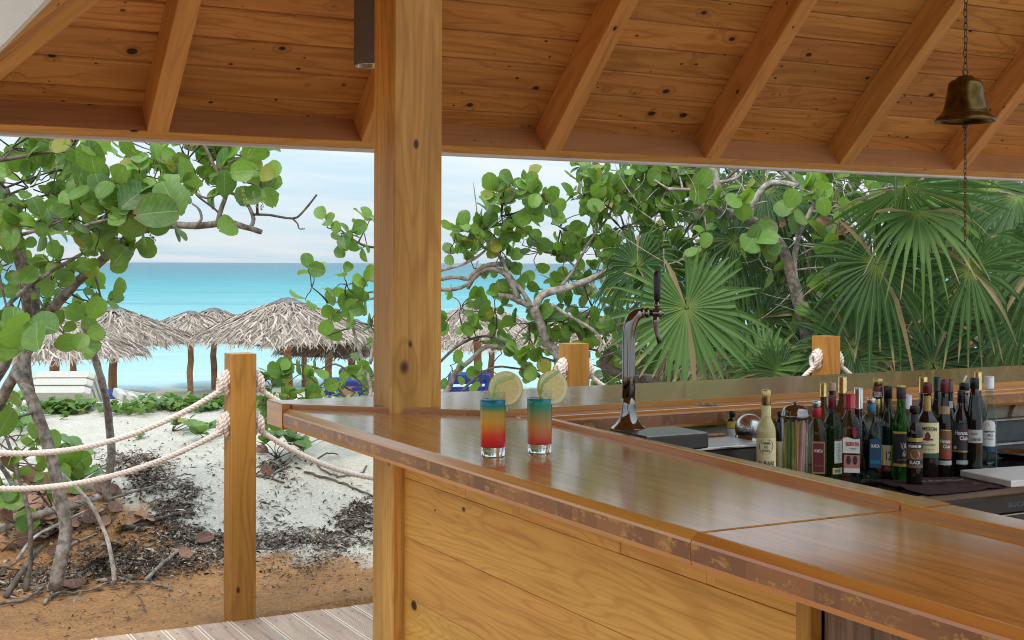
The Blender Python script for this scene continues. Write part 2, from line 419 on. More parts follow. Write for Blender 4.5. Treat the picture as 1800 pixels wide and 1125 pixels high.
def build_sea():
    t = NT('shallow_sea'); p = t.pos()
    ln = t.n('ShaderNodeVectorMath', {0: p}, operation='LENGTH').outputs['Value']
    k = t.math('DIVIDE', 45., ln)
    k = t.math('ADD', k, t.math('MULTIPLY', t.math('SUBTRACT', t.noise(t.vmath('MULTIPLY', p, (.004, .012, 1)), 1, 3, .5), .5), t.math('MULTIPLY_ADD', k, .5, .02)))
    c = t.ramp(k, [(0, (.05, .125, .165)), (.03, (.035, .12, .17)), (.075, (.014, .15, .19)), (.16, (.016, .225, .265)), (.30, (.07, .30, .34)), (.55, (.20, .40, .415)), (1, (.33, .475, .485))])
    q = t.n('ShaderNodeCombineXYZ', {0: t.n('ShaderNodeVectorMath', {0: p, 1: (CT, -ST, 0)}, operation='DOT_PRODUCT').outputs['Value'], 1: t.n('ShaderNodeVectorMath', {0: p, 1: (ST, CT, 0)}, operation='DOT_PRODUCT').outputs['Value'], 2: 0.}).outputs[0]
    fo = t.noise(t.vmath('MULTIPLY', q, (.07, .45, 1)), 1, 5, .6); fo2 = t.noise(t.vmath('MULTIPLY', q, (.015, .05, 1)), 1, 5, .65)
    c = t.mix(t.math('MULTIPLY', t.rng(fo, .54, .72), .3), c, (.60, .70, .70))
    c = t.mix(t.math('MULTIPLY', t.rng(fo2, .52, .68), .35), c, (.01, .16, .22))
    wv = t.noise(t.vmath('MULTIPLY', p, (.5, 1.5, 1)), 1, 6, .6)
    mat = t.out(t.pbr(c, .4, 0, t.bump(wv, .6, .5), **{'Specular IOR Level': .12}))
    mb = MB(); xs = [-9000, -900, -120, 120, 900, 9000]; ys = [30, 60, 120, 400, 2000, 24000]
    vs = []; fs = []
    for y in ys:
        for x in xs:
            r, w_ = x * (1 if abs(x) < 1000 else 2), y; vs.append((r * CT + w_ * ST, -r * ST + w_ * CT, -2.6))
    for j in range(5):
        for i in range(5): fs.append((j * 6 + i, j * 6 + i + 1, j * 6 + i + 7, j * 6 + i + 6))
    mb.add(vs, fs); tag(mb.build('sea', mat), 'turquoise sea, pale at the beach and deeper blue at the horizon', kind='structure')
build_sea()

# ---------------------------------------------------------------- deck of grooved boards
def build_deck():
    deck = tag(put('deck', None), 'grey brown grooved timber deck under the bar', kind='structure')
    Wd, x0 = .1425, 1.23
    prof = [(-.0700, -.004), (-.0685, 0), (-.0600, 0), (-.0590, -.0022)]
    g = -.0590
    nG = 17
    for k in range(nG):
        a = -.0585 + k * (.117 / nG); prof += [(a + .0008, -.0004), (a + .0046, -.0004), (a + .0054, -.0022), (a + .0066, -.0022)]
    prof += [(.0590, -.0022), (.0600, 0), (.0685, 0), (.0700, -.004)]
    def mesh(L, nm):
        mb = MB(); P = [(-.0700, -.03)] + prof + [(.0700, -.03)]; n = len(P)
        vs = [(0, p[0], p[1]) for p in P] + [(-L, p[0], p[1]) for p in P]
        fs = [(i, i + 1, n + i + 1, n + i) for i in range(n - 1)] + [(n - 1, 0, n, 2 * n - 1), tuple(range(n)), tuple(reversed(range(n, 2 * n)))]
        mb.add(vs, fs); mb.mi = [1 if i in (2, n - 4) else 0 for i in range(len(fs))]; return mb.mesh(nm, [M_DECK, M_DECKL])
    me = mesh(8.0, 'deck_plank')
    for k in range(-16, 40):
        x = x0 + (k + .5) * Wd
        M = Matrix.Translation((x, 5.69 + rnd.uniform(-.006, .006), rnd.uniform(-.0015, .001))) @ Matrix.Rotation(R(90), 4, 'Z')
        o = put('plank', me, deck, M)
    sc_ = MB()
    for k in range(-6, 12):
        for y in (5.60, 5.0):
            for dx in (-.032, .032):
                x = x0 + (k + .5) * Wd + dx; sc_.add([(x + .0045 * math.cos(g), y + .0045 * math.sin(g), .0012) for g in [i * math.pi / 4 for i in range(8)]], [tuple(range(8))])
    sc_.build('screw', plain('dark_screw', (.04, .03, .025), .5, .5), deck)['kind'] = 'stuff'
    mb = MB(); mb.box((-1.1, -2.4, -.1), (6.9, 5.64, -.036)); mb.build('joist_bed', M_WEATH, deck)
build_deck()

# ---------------------------------------------------------------- the bar counter
def build_bar():
    bar = thing('bar_counter', 'glossy brown L shaped bar counter with orange varnished edging and pine front', 'bar counter', (1.62, 2.5, 0))
    XE, ZT = 1.342, 1.100
    # front arm tops, two slabs either side of the seam
    yS = 1.835
    def slab(name, poly, z0, z1, mat, ch=.002):
        c = Vector((sum(p[0] for p in poly) / len(poly), sum(p[1] for p in poly) / len(poly), 0))
        # local X runs along the arm
        mb = MB(); return mb, c
    def flat(name, poly, z0, z1, mat, along, ch=.0015, label=None):
        c = Vector((sum(p[0] for p in poly) / len(poly), sum(p[1] for p in poly) / len(poly), z0))
        x = Vector(along).normalized(); y = Vector((0, 0, 1)).cross(x)
        M = frame(x, y, Vector((0, 0, 1)), c); Mi = M.inverted()
        lp = [(Mi @ Vector((p[0], p[1], z0)))[:2] for p in poly]
        mb = MB(); mb.prism(lp, 0, z1 - z0, None, ch)
        o = mb.build(name, mat, bar, M)
        if label: o['label'] = label
        return o
    def tx(y): return 1.872 - (3.28 - y) * .057       # inner trim line of the front arm
    flat('counter_top', [(XE, yS + .004), (1.80, yS + .004), (tx(3.3) + .02, 3.3), (1.90, 3.44), (XE, 3.975)], 1.06, ZT, M_TOP, (0, 1, 0))
    flat('counter_top', [(XE, -.6), (1.795, -.6), (1.795, yS - .002), (XE, yS - .002)], 1.06, ZT - .001, M_TOP, (0, 1, 0))
    flat('seam_strip', [(XE + .01, yS - .003), (1.77, yS - .003), (1.77, yS + .005), (XE + .01, yS + .005)], 1.05, ZT - .003, M_WORN, (1, 0, 0), 0)
    # front edging: chamfered lip over a worn face, in two lengths
    def edging(y0, y1):
        prof = [(0, ZT + .0005), (-.006, ZT + .001), (-.021, ZT - .011), (-.023, ZT - .016), (-.023, ZT - .045), (-.019, ZT - .055), (.02, ZT - .057), (.02, ZT - .02)]
        L = y1 - y0; M = frame(Vector((0, 1, 0)), Vector((-1, 0, 0)), Vector((0, 0, 1)), (XE, (y0 + y1) / 2, 0))
        mb = MB(); n = len(prof)
        vs = [(sx_ * L / 2, -p[0], p[1] - 0) for sx_ in (-1, 1) for p in prof]
        mb.smooth = False
        for i in range(n):
            j = (i + 1) % n; mb.m = 1 if i == 3 else 0
            mb.f.append([i, j, n + j, n + i]); mb.mi.append(mb.m); mb.sm.append(False)
        mb.v = vs; mb.f += [list(reversed(range(n))), list(range(n, 2 * n))]; mb.mi += [0, 0]; mb.sm += [False, False]
        return mb.build('edging', [M_EDGE, M_WORN], bar, M)
    edging(yS + .001, 3.955); edging(-.6, yS - .001)
    # inner trim and the ledge behind it
    def strip(name, a, b, wd, z0, z1, mat):
        a = Vector((*a, (z0 + z1) / 2)); b = Vector((*b, (z0 + z1) / 2)); return beam(name, a, b, wd, z1 - z0, mat, bar, ch=.003)
    strip('trim', (tx(3.28) + .007, 3.28), (tx(1.84) + .007, 1.84), .015, 1.085, 1.114, M_EDGE)
    strip('trim', (1.795, 1.833), (1.795, -.6), .015, 1.083, 1.112, M_EDGE)
    flat('ledge', [(tx(3.3) + .016, 3.3), (tx(1.81) + .016, 1.81), (1.887, 1.81), (1.90, 3.4)], 1.06, 1.108, M_TOP, (0, 1, 0))
    flat('ledge', [(1.8035, -.6), (1.885, -.6), (1.887, 1.805), (1.8035, 1.805)], 1.06, 1.106, M_TOP, (0, 1, 0))
    # back arm: raised board with a mitred end, trim, lower ledge and deep fascia
    YT, YO, ZB = 3.505, 4.105, 1.113
    flat('back_top', [(XE + .004, 4.02), (1.80, 3.535), (1.86, YT + .03), (6.6, YT + .03), (6.6, YO), (XE + .004, YO)], 1.062, ZB, M_TOP, (1, 0, 0))
    flat('mitre_strip', [(XE + .001, 3.975), (1.868, 3.475), (1.868, YT + .022), (1.81, YT + .022), (XE + .001, 4.012)], 1.062, ZB + .001, M_EDGE, (1, -1, 0), label='orange strip along the mitred corner joint')
    beam('end_cap', (XE - .012, 3.962, 1.078), (XE - .012, YO + .004, 1.078), .026, .078, M_EDGE, bar)
    strip('trim', (1.87, YT + .010), (6.6, YT + .010), .017, 1.085, ZB + .004, M_EDGE)
    flat('ledge', [(1.86, 3.432), (6.6, 3.432), (6.6, YT), (1.86, YT)], 1.06, 1.102, M_TOP, (1, 0, 0))
    def fascia(x0, x1):
        L = x1 - x0; M = frame(Vector((1, 0, 0)), Vector((0, 1, 0)), Vector((0, 0, 1)), ((x0 + x1) / 2, 3.43, 0))
        prof = [(.0, 1.101), (-.006, 1.100), (-.014, 1.092), (-.016, 1.086), (-.016, 1.054), (-.010, 1.044), (.03, 1.042), (.03, 1.08)]
        n = len(prof); mb = MB(); mb.v = [(q * L / 2, p[0], p[1]) for q in (-1, 1) for p in prof]
        for i in range(n):
            j = (i + 1) % n; mb.f.append([i, j, n + j, n + i]); mb.mi.append(1 if i == 3 else 0); mb.sm.append(False)
        mb.f += [list(reversed(range(n))), list(range(n, 2 * n))]; mb.mi += [0, 0]; mb.sm += [False, False]
        mb.build('fascia', [M_EDGE, M_WORN], bar, M)
    fascia(1.93, 4.2); fascia(4.203, 6.6)
    # pine front, horizontal boards with butt joints
    XP = 1.62
    O = Vector((XP, 0, 0)); e1, e2, n_ = Vector((0, -1, 0)), Vector((0, 0, 1)), Vector((1, 0, 0))
    rows = [(.905, 1.043, [3.725, 3.30, 3.03, 2.985, 2.52, 2.485, 2.20, 2.17, 1.905]), (.728, .903, [3.725, 1.905]), (.55, .726, [3.725, 2.62, 1.905]), (.372, .548, [3.725, 2.95, 1.905]), (.195, .37, [3.725, 2.4, 1.905]), (.02, .193, [3.725, 3.0, 1.905])]
    for a, b, ys in rows:
        for y0, y1 in zip(ys, ys[1:]):
            dx = rnd.uniform(-.0012, .0012)
            board('plank', O + Vector((dx, 0, 0)), e1, e2, n_, [(-y0 + .0003, a), (-y1 - .0003, a), (-y1 - .0003, b + .0012), (-y0 + .0003, b + .0012)], .022, M_PANEL, bar, .0009)
    beam('corner_batten', (XP - .004, 1.885, 0.0), (XP - .004, 1.885, 1.043), .03, .04, M_FENCE, bar, hint=(0, 1, 0))
    y = 1.866; 
    while y > -.5:
        wd = rnd.choice((.125, .115, .135))
        board('plank', Vector((XP + .012, 0, 0)), Vector((0, 0, 1)), Vector((0, 1, 0)), Vector((1, 0, 0)), [(0, y - wd), (1.043, y - wd), (1.043, y - .002), (0, y - .002)], .022, M_WEATH, bar, .003)
        y -= wd
    # the boards' carcass and the closed back
    mb = MB(); mb.box((XP + .04, -.5, 0), (XP + .06, 3.7, 1.05)); mb.build('carcass', M_DARK, bar)
    mb = MB(); mb.box((1.75, 3.80, 0), (6.5, 3.84, 1.058)); mb.build('back_panel', M_WEATH, bar)
    return bar
BAR = build_bar()

# ---------------------------------------------------------------- pavilion: posts, hip roof of knotty pine
def build_pavilion():
    pv = thing('pavilion', 'open pine pavilion with knotty plank hip roof over the bar', 'pavilion', (1.66, 3.79, 0))
    p = MB()
    beam('post', (1.661, 3.795, 0), (1.661, 3.795, 2.93), .16, .16, M_POST, pv, hint=(1, 0, 0), ch=.005)
    beam('post', (6.9, 3.795, 0), (6.9, 3.795, 2.93), .16, .16, M_POST, pv, hint=(1, 0, 0), ch=.005)
    YF, ZF, TN = 4.62, 2.077, .91                     # inner fascia, its top, slope
    XF = .285
    YR = 1.75; ZR = ZF + TN * (YF - YR)
    sl_ = math.hypot(1, TN); e2 = Vector((0, -1 / sl_, TN / sl_)); n_ = Vector((0, TN / sl_, 1 / sl_)); e1 = Vector((1, 0, 0))
    O = Vector((0, YF, ZF))
    L = (YF - YR) * sl_; XEND = 8.2
    def hipx(b): return XF + b / sl_
    pitch = .1235; b = -.052; k = 0
    raf = [.33, 1.074, 1.84, 2.604, 3.366, 4.09, 4.79, 5.53, 6.3, 7.05, 7.8]
    while b < L:
        b1 = min(b + pitch, L); x = None
        cuts = sorted(rnd.sample(raf[2:8], 2)); cuts = [c for c in cuts] + [XEND]
        a0 = (hipx(max(b, 0)) - .05, hipx(b1) - .05)
        prev = a0; 
        for c in cuts:
            if c <= max(a0) + .4: continue
            dz = rnd.uniform(0, .002)
            board('plank', O + n_ * dz, e1, e2, n_, [(prev[0], b + .001), (c - .001, b + .001), (c - .001, b1 - .001), (prev[1], b1 - .001)], .02, M_ROOF, pv, .0042)
            prev = (c + .001, c + .001)
        b = b1
    # end slope
    f1 = Vector((0, 1, 0)); f2 = Vector((1 / sl_, 0, TN / sl_)); m_ = Vector((-TN / sl_, 0, 1 / sl_)); O2 = Vector((XF, YF, ZF))
    b = -.052
    while b < L:
        b1 = min(b + pitch, L)
        board('plank', O2, f1, f2, m_, [(-2 * (YF - YR) + max(b, 0) / sl_, b + .001), (-max(b, 0) / sl_ + .05, b + .001), (-b1 / sl_ + .05, b1 - .001), (-2 * (YF - YR) + b1 / sl_, b1 - .001)], .02, M_ROOF, pv, .0032)
        b = b1
    # rafters, plumb cut at the fascia
    DP = .1215
    def rafter(M, length, wd=.072):
        """local X up the slope, Z out of the roof; M puts its foot on the plank plane at the fascia"""
        dp = DP / sl_; sh = DP * TN / sl_
        mb = MB(); a = wd / 2; c = .003
        dp = DP; sh = 0
        def sec(x_bot, x_top): return [(x_bot + .0, -a + c, -dp), (x_bot, a - c, -dp), (x_bot, a, -dp + c), (x_top, a, -.0005), (x_top, -a, -.0005), (x_bot, -a, -dp + c)]
        vs = sec(sh * -1, 0) + sec(length, length)
        mb.add(vs, [tuple(reversed(range(6))), tuple(range(6, 12))] + [(i, (i + 1) % 6, 6 + (i + 1) % 6, 6 + i) for i in range(6)])
        return mb.build('rafter', M_RAFT, pv, M)
    for x in raf[1:]:
        ln = min(L, (x - XF) * sl_ - .03)
        rafter(frame(e2, n_.cross(e2), n_, Vector((x, YF, ZF))), ln)
    for i in range(1, 7):
        y = YF - .72 * i
        ln = min(L, (YF - y) * sl_, (y - (2 * YR - YF)) * sl_) - .03
        rafter(frame(f2, m_.cross(f2), m_, Vector((XF, y, ZF))), ln)
    hp0 = Vector((XF - .02, YF + .02, ZF - .02)); hd = Vector((1, -1, TN)); 
    q0, q1 = hp0 + hd * .06 + Vector((0, 0, -.112)), hp0 + hd * (YF - YR) + Vector((0, 0, -.112))
    beam('hip_rafter', q0, q1, .085, .125, M_RAFT, pv)
    # fascia boards, paler skin on their underside, white drip edge
    def eave(a, bdir, inn, length, nm):
        a = Vector(a); bd = Vector(bdir); i_ = Vector(inn); u = Vector((0, 0, 1))
        M = frame(bd, -i_ if bd.cross(-i_).z > 0 else i_, u, a + bd * length / 2)
        sgn = 1 if bd.cross(-i_).z > 0 else -1
        def pr(name, poly, mat):
            mb = MB(); n = len(poly); ps = [(q * length / 2, sgn * y, z) for q in (-1, 1) for (y, z) in poly]
            mb.add(ps, [tuple(reversed(range(n))), tuple(range(n, 2 * n))] + [(k, (k + 1) % n, n + (k + 1) % n, n + k) for k in range(n)])
            return mb.build(name, mat, pv, M)
        # the board stands square to the slope: q along the slope (outwards), h down from the planks
        def sq(q, h): return (q / sl_ - h * TN / sl_, -q * TN / sl_ - h / sl_)
        pr('fascia', [sq(0, .118), sq(.031, .118), sq(.031, -.02), sq(0, -.02)], M_FASC)
        pr('fascia_lit_underside', [sq(-.0015, .1185), sq(-.0015, .1225), sq(.0315, .1225), sq(.0315, .1185)], M_RAFT)  # fascia's own lower face in paler wood: light from the ground painted in
        pr('drip_edge', [sq(.033, .133), sq(.045, .128), (sq(.045, -.03)[0] + .02, .055), (sq(.033, -.03)[0] + .005, .05)], M_WHITE)
    eave((XF - .06, YF, ZF), (1, 0, 0), (0, -1, 0), XEND - XF + .06, 'back')
    eave((XF, YF + .06, ZF), (0, -1, 0), (1, 0, 0), 2 * (YF - YR) + .12, 'end')
    # covering above the planks
    mb = MB(); up_ = n_ * .045
    A, B_, C_, D_ = Vector((XF - .06, YF + .06, ZF - .055)), Vector((XEND, YF + .06, ZF - .055)), Vector((XEND, YR, ZR)), Vector((XF + YF - YR, YR, ZR))
    E_ = Vector((XF - .06, 2 * YR - YF - .06, ZF - .055))
    off = Vector((0, 0, .07))
    ps = (A, B_, C_, D_, E_)
    mb.add([p_ + off for p_ in ps] + [p_ + off + Vector((0, 0, .03)) for p_ in ps], [(3, 2, 1, 0), (4, 3, 0), (5, 6, 7, 8), (5, 8, 9), (0, 1, 6, 5), (1, 2, 7, 6), (2, 3, 8, 7), (3, 4, 9, 8), (4, 0, 5, 9)])
    mb.build('roof_covering', M_ROOFTOP, pv)
    return pv
PAV = build_pavilion()

# ---------------------------------------------------------------- rope fence along the deck edge
def rope_strands(mb, pts, r=.0128, pitch=.056, sides=5, step=.009):
    P = [Vector(p) for p in pts]; s_ = [0]
    for a, b in zip(P, P[1:]): s_.append(s_[-1] + (b - a).length)
    n = int(s_[-1] / step); dense = []; j = 0
    for i in range(n + 1):
        q = s_[-1] * i / n
        while j < len(P) - 2 and s_[j + 1] < q: j += 1
        t = (q - s_[j]) / max(1e-9, s_[j + 1] - s_[j]); dense.append((P[j].lerp(P[j + 1], t), q))
    prev = None; F_ = []
    for i, (p, q) in enumerate(dense):
        t = (dense[min(i + 1, n)][0] - dense[max(i - 1, 0)][0]).normalized()
        a = axes(t)[1] if prev is None else (prev - t * prev.dot(t)).normalized(); prev = a; F_.append((p, a, t.cross(a), q))
    for k in range(3):
        pp = [p + (a * math.cos(2 * math.pi * (q / pitch + k / 3)) + b * math.sin(2 * math.pi * (q / pitch + k / 3))) * r * .52 for p, a, b, q in F_]
        mb.smooth = True; mb.tube(pp, r * .56, sides)
def build_fence():
    fx = [-1.62, .045, 1.718, 3.412, 5.035, 6.68]; fy = 5.737
    fn = thing('rope_fence', 'square pine fence posts joined by two sagging white ropes at the deck edge', 'fence', (1.705, fy, 0))
    for x in fx:
        beam('post', (x, fy, -.05), (x, fy, 1.153), .112, .112, M_FENCE, fn, hint=(1, 0, 0), ch=.004)
    def knot(mb, c, sgn):
        c = Vector(c)
        for k, (dx, dz, rr, tl) in enumerate(((.0, .012, .028, .25), (.016, .0, .033, .1), (.034, -.012, .028, -.15), (.010, -.026, .022, .6))):
            pts = [c + Vector((sgn * dx + tl * rr * math.sin(g) * .5 * sgn, rr * .8 * math.cos(g), dz + rr * 1.15 * math.sin(g))) for g in [2 * math.pi * i / 14 for i in range(15)]]
            rope_strands(mb, pts, .0125, .05, 5, .008)
    for i, (a, b) in enumerate(zip(fx, fx[1:])):
        for z, sag in ((1.032, .30 if i != 1 else .24), (.85, .29 if i != 1 else .20)):
            n = 26; x0, x1 = a + .062, b - .062
            pts = []
            for k in range(n + 1):
                t = k / n; pts.append((x0 + (x1 - x0) * t, fy - .01, z - .02 - sag * 4 * t * (1 - t)))
            mb = MB(); rope_strands(mb, pts); rp = mb.build('rope', M_ROPE, fn)
            for xx, sg in ((x0 - .005, 1), (x1 + .005, -1)):
                mk = MB(); knot(mk, (xx, fy - .005, z), sg); mk.build('knot', M_ROPE, rp)
    return fn
build_fence()
# ---------------------------------------------------------------- things on the beach
def G(u, v, lift=0):
    """where the sight line of a photo pixel meets the ground"""
    r = ray(u, v); a = 4.8; st = .15
    while a < 60:
        p = Vector((r.x * a, r.y * a, H + r.z * a))
        if p.z < gz(p.x, p.y):
            lo, hi = a - st, a
            for _ in range(9):
                mid = (lo + hi) / 2; q = Vector((r.x * mid, r.y * mid, H + r.z * mid))
                if q.z < gz(q.x, q.y): hi = mid
                else: lo = mid
            q = Vector((r.x * hi, r.y * hi, 0)); q.z = gz(q.x, q.y) + lift; return q
        a += st if a < 13 else .6
        st = .15 if a < 13 else .6
    q = D(u, v, 13); q.z = gz(q.x, q.y) + lift; return q

def thatch_mat():
    t = NT('dry_thatch'); i = t.isl(); uv = t.n('ShaderNodeUVMap').outputs[0]
    c = t.ramp(i, [(0, (.085, .062, .045)), (.25, (.24, .185, .14)), (.6, (.40, .325, .265)), (.85, (.54, .465, .40)), (1, (.20, .18, .17))])
    n = t.noise(t.vmath('MULTIPLY', uv, (9, 1.2, 1)), 3, 3)
    c = t.mix(t.math('MULTIPLY', t.rng(n, .4, .7), .4), c, (.24, .18, .14))
    return t.out(t.pbr(c, .85))
M_THATCH = thatch_mat()
M_TPOST = wood('palapa_post', (.40, .20, .10), (.20, .095, .045), .8, knots=.3, ring=10, streak=.6, tone=.1, fiber=.6)
M_TCAP = plain('grey_membrane', (.11, .11, .115), .75, var=.5, sc=6)
def umbrella_mesh(seed):
    rg = random.Random(seed); mb = MB(); RR, HH = 2.05, .80
    def surf(q, ang):                                   # q 0 apex .. 1 eave
        r = RR * q; z = HH * (1 - q ** 1.3)
        return Vector((r * math.cos(ang), r * math.sin(ang), z))
    for lay in range(11):
        q0 = .10 + lay * .083; n = int(60 + 190 * q0)
        for k in range(n):
            a = 2 * math.pi * (k + rg.random()) / n; ln = min(rg.uniform(.16, .27), 1.03 + rg.uniform(0, .07) - q0 + .03); wd = rg.uniform(.009, .023)
            qs = [q0 + rg.uniform(-.03, .03) + ln * t for t in (0, .5, 1)]
            sk = rg.gauss(0, .5) * ln; lift = rg.uniform(.01, .085)
            rows = []
            for t, q in zip((0, .5, 1), qs):
                p = surf(min(q, 1.0), a + sk * t / max(.25, q)); 
                if q > 1: p += Vector((math.cos(a) * .55, math.sin(a) * .55, -1.0)) * (q - 1) * RR * .6
                p.z += lift * (1 - .4 * t) + rg.uniform(-.012, .012)
                tg = Vector((-math.sin(a), math.cos(a), 0)) + Vector((0, 0, rg.gauss(0, .35)))
                ww = wd * (1 if t < 1 else .35); rows += [p - tg * ww, p + tg * ww]
            u0 = rg.random() * 9
            mb.add(rows, [(0, 1, 3, 2), (2, 3, 5, 4)], [(u0, 0), (u0 + 1, 0), (u0, .5), (u0 + 1, .5), (u0, 1), (u0 + 1, 1)])
    # the inner cone under the leaves
    n = 26; vs = [surf(.05, 0) - Vector((0, 0, .02))] + [surf(.97, 2 * math.pi * k / n) - Vector((0, 0, .03)) for k in range(n)]
    mb.add(vs, [(0, 1 + k, 1 + (k + 1) % n) for k in range(n)], [(0, 0)] * len(vs))
    return mb.mesh('thatch', M_THATCH)
def cap_mesh(seed):
    rg = random.Random(seed); mb = MB(); n = 18; vs = [Vector((0, 0, .895))]
    for q, z in ((.10, .875), (.19, .80), (.235, .765)):
        for k in range(n):
            a = 2 * math.pi * k / n; j = 1 + rg.uniform(-.1, .1); vs.append(Vector((1.5 * q * j * math.cos(a), 1.5 * q * j * math.sin(a), z)))
    fs = [(0, 1 + k, 1 + (k + 1) % n) for k in range(n)]
    for r in range(2):
        for k in range(n): fs.append((1 + r * n + k, 1 + (r + 1) * n + k, 1 + (r + 1) * n + (k + 1) % n, 1 + r * n + (k + 1) % n))
    mb.add(vs, fs); return mb.mesh('cap', M_TCAP)
def post_mesh(seed):
    rg = random.Random(seed); mb = MB(); mb.smooth = True
    zs = [-3.4 + i * .35 for i in range(13)]; mb.tube([(rg.gauss(0, .018), rg.gauss(0, .018), z - .62) for z in zs], [rg.uniform(.092, .112) for _ in zs], 10)
    me = mb.mesh('post', M_TPOST); return me
def build_umbrellas():
    T = [umbrella_mesh(s) for s in (1, 2, 3)]; C_ = [cap_mesh(s) for s in (1, 2)]; P_ = [post_mesh(s) for s in (1, 2, 3)]
    T[0].name = 'thatch'
    #      u    depth apex row scale  label
    L = [(506, 29.5, 523, 1.02, 'large thatched palm umbrella standing just behind the roped fence post, nearest of the row'),
         (200, 32.5, 538, .98, 'thatched palm umbrella above the flat white lounger left of the fence post'),
         (97, 29, 553, .96, 'thatched palm umbrella behind the stack of white loungers and the leaning trunk'),
         (335, 40, 546, .92, 'small thatched umbrella, left of the two peeping out behind the large one'),
         (376, 44, 541, 1.0, 'small thatched umbrella, right of the two peeping out behind the large one'),
         (578, 36, 556, .86, 'thatched umbrella tucked against the right side of the large one'),
         (619, 32, 560, .9, 'thatched umbrella whose post carries a white and blue bag, left of the main post'),
         (130, 42, 556, .95, 'distant thatched umbrella seen through the leaves of the left tree'),
         (536, 45, 556, 1.0, 'distant thatched umbrella almost hidden behind the large one'),
         (840, 31, 531, .82, 'thatched umbrella seen through sea grape leaves right of the main post'),
         (864, 42, 560, 1.0, 'distant umbrella behind the one right of the main post'),
         (1030, 36, 545, 1.0, 'thatched umbrella hidden behind the forked sea grape trunk'),
         (1175, 40, 565, 1.0, 'thatched umbrella hidden behind the beer tap and palm fan')]
    for i, (u, d, v, sc, lb) in enumerate(L):
        p = D(u, v, d); z0 = p.z - .90 * sc
        root = thing('thatched_umbrella', lb, 'beach umbrella', (p.x, p.y, z0), 'thatched umbrellas along the beach', rnd.uniform(0, 6.3))
        W = WM[root.name]; S = Matrix.Scale(sc, 4)
        th = put('thatch', T[i % 3], root, W @ S); th['kind'] = 'stuff'
        put('cap', C_[i % 2], root, W @ S @ Matrix.Translation((0, 0, .012)))
        pt = put('post', P_[i % 3], root, W @ Matrix.Translation((0, 0, .55)) @ Matrix.Diagonal((.95, .95, 1, 1)))
    # white bag with a blue base strapped to a post
    p = D(612, 600, 31.8); b = thing('hanging_bag', 'white bag with dark blue base hanging on an umbrella post', 'bag', p)
    mb = MB(); mb.lathe([(.001, -.42), (.17, -.42), (.19, -.34), (.195, -.24)], 14, Matrix.Translation(p)); mb.build('base', plain('navy_cloth', (.01, .025, .16), .7), b)
    mb = MB(); mb.lathe([(.195, -.24), (.2, -.05), (.19, .0), (.17, -.02)], 14, Matrix.Translation(p), False); mb.build('bag_body', plain('white_cloth', (.7, .68, .64), .8, bump=.2), b)
    mb = MB(); mb.tube([p + Vector((-.18, 0, -.01)), p + Vector((-.1, 0, .25)), p + Vector((.1, 0, .25)), p + Vector((.18, 0, -.01))], .012, 6); mb.build('strap', M_WHITE, b)
build_umbrellas()

M_PLAST = plain('white_resin', (.44, .425, .375), .45, var=.04)
M_BLUE = plain('blue_canvas', (.012, .03, .22), .8, bump=.3)
def lounger(label, o, yaw, back, mat=None, group=None, length=1.9):
    """o: ground point under the head end; length runs away along local +Y; the backrest rises towards -Y"""
    mat = mat or M_PLAST
    t = thing('sun_lounger', label, 'sun lounger', o, group, yaw); W = WM[t.name]
    def part(nm, fn, par=t, mm=None):
        mb = MB(); fn(mb); return mb.build(nm, mm or mat, par, W)
    def fr(mb):
        for s_ in (-1, 1):
            mb.box((s_ * .33 - .03, .62, .25), (s_ * .33 + .03, length, .32)); 
        mb.box((-.36, length - .06, .25), (.36, length, .32)); mb.box((-.36, .60, .25), (.36, .66, .32))
    part('frame', fr)
    for k in range(7):
        y = .7 + k * (length - .8) / 6.5
        part('slat', lambda mb: mb.box((-.30, y, .30), (.30, y + .13, .33)))
    ca, sa = math.cos(back), math.sin(back)
    B = Matrix.Translation((0, .64, .30)) @ frame(Vector((1, 0, 0)), Vector((0, -ca, sa)), Vector((0, sa, ca)), (0, 0, 0))
    def bk(mb):
        for s_ in (-1, 1): mb.box((s_ * .33 - .035, 0, -.03), (s_ * .33 + .035, .74, .035), B)
        mb.prism([(-.365, .70), (.365, .70), (.365, .76), (.30, .80), (-.30, .80), (-.365, .76)], -.045, .045, B, .012)
    b = part('backrest', bk)
    for k in range(4): part('slat', lambda mb: mb.box((-.30, .05 + k * .17, .004), (.30, .145 + k * .17, .026), B), b)
    for sx_ in (-1, 1):
        for y in (.75, length - .15): part('leg', lambda mb: mb.box((sx_ * .33 - .03, y, 0), (sx_ * .33 + .03, y + .07, .26)))
    return t
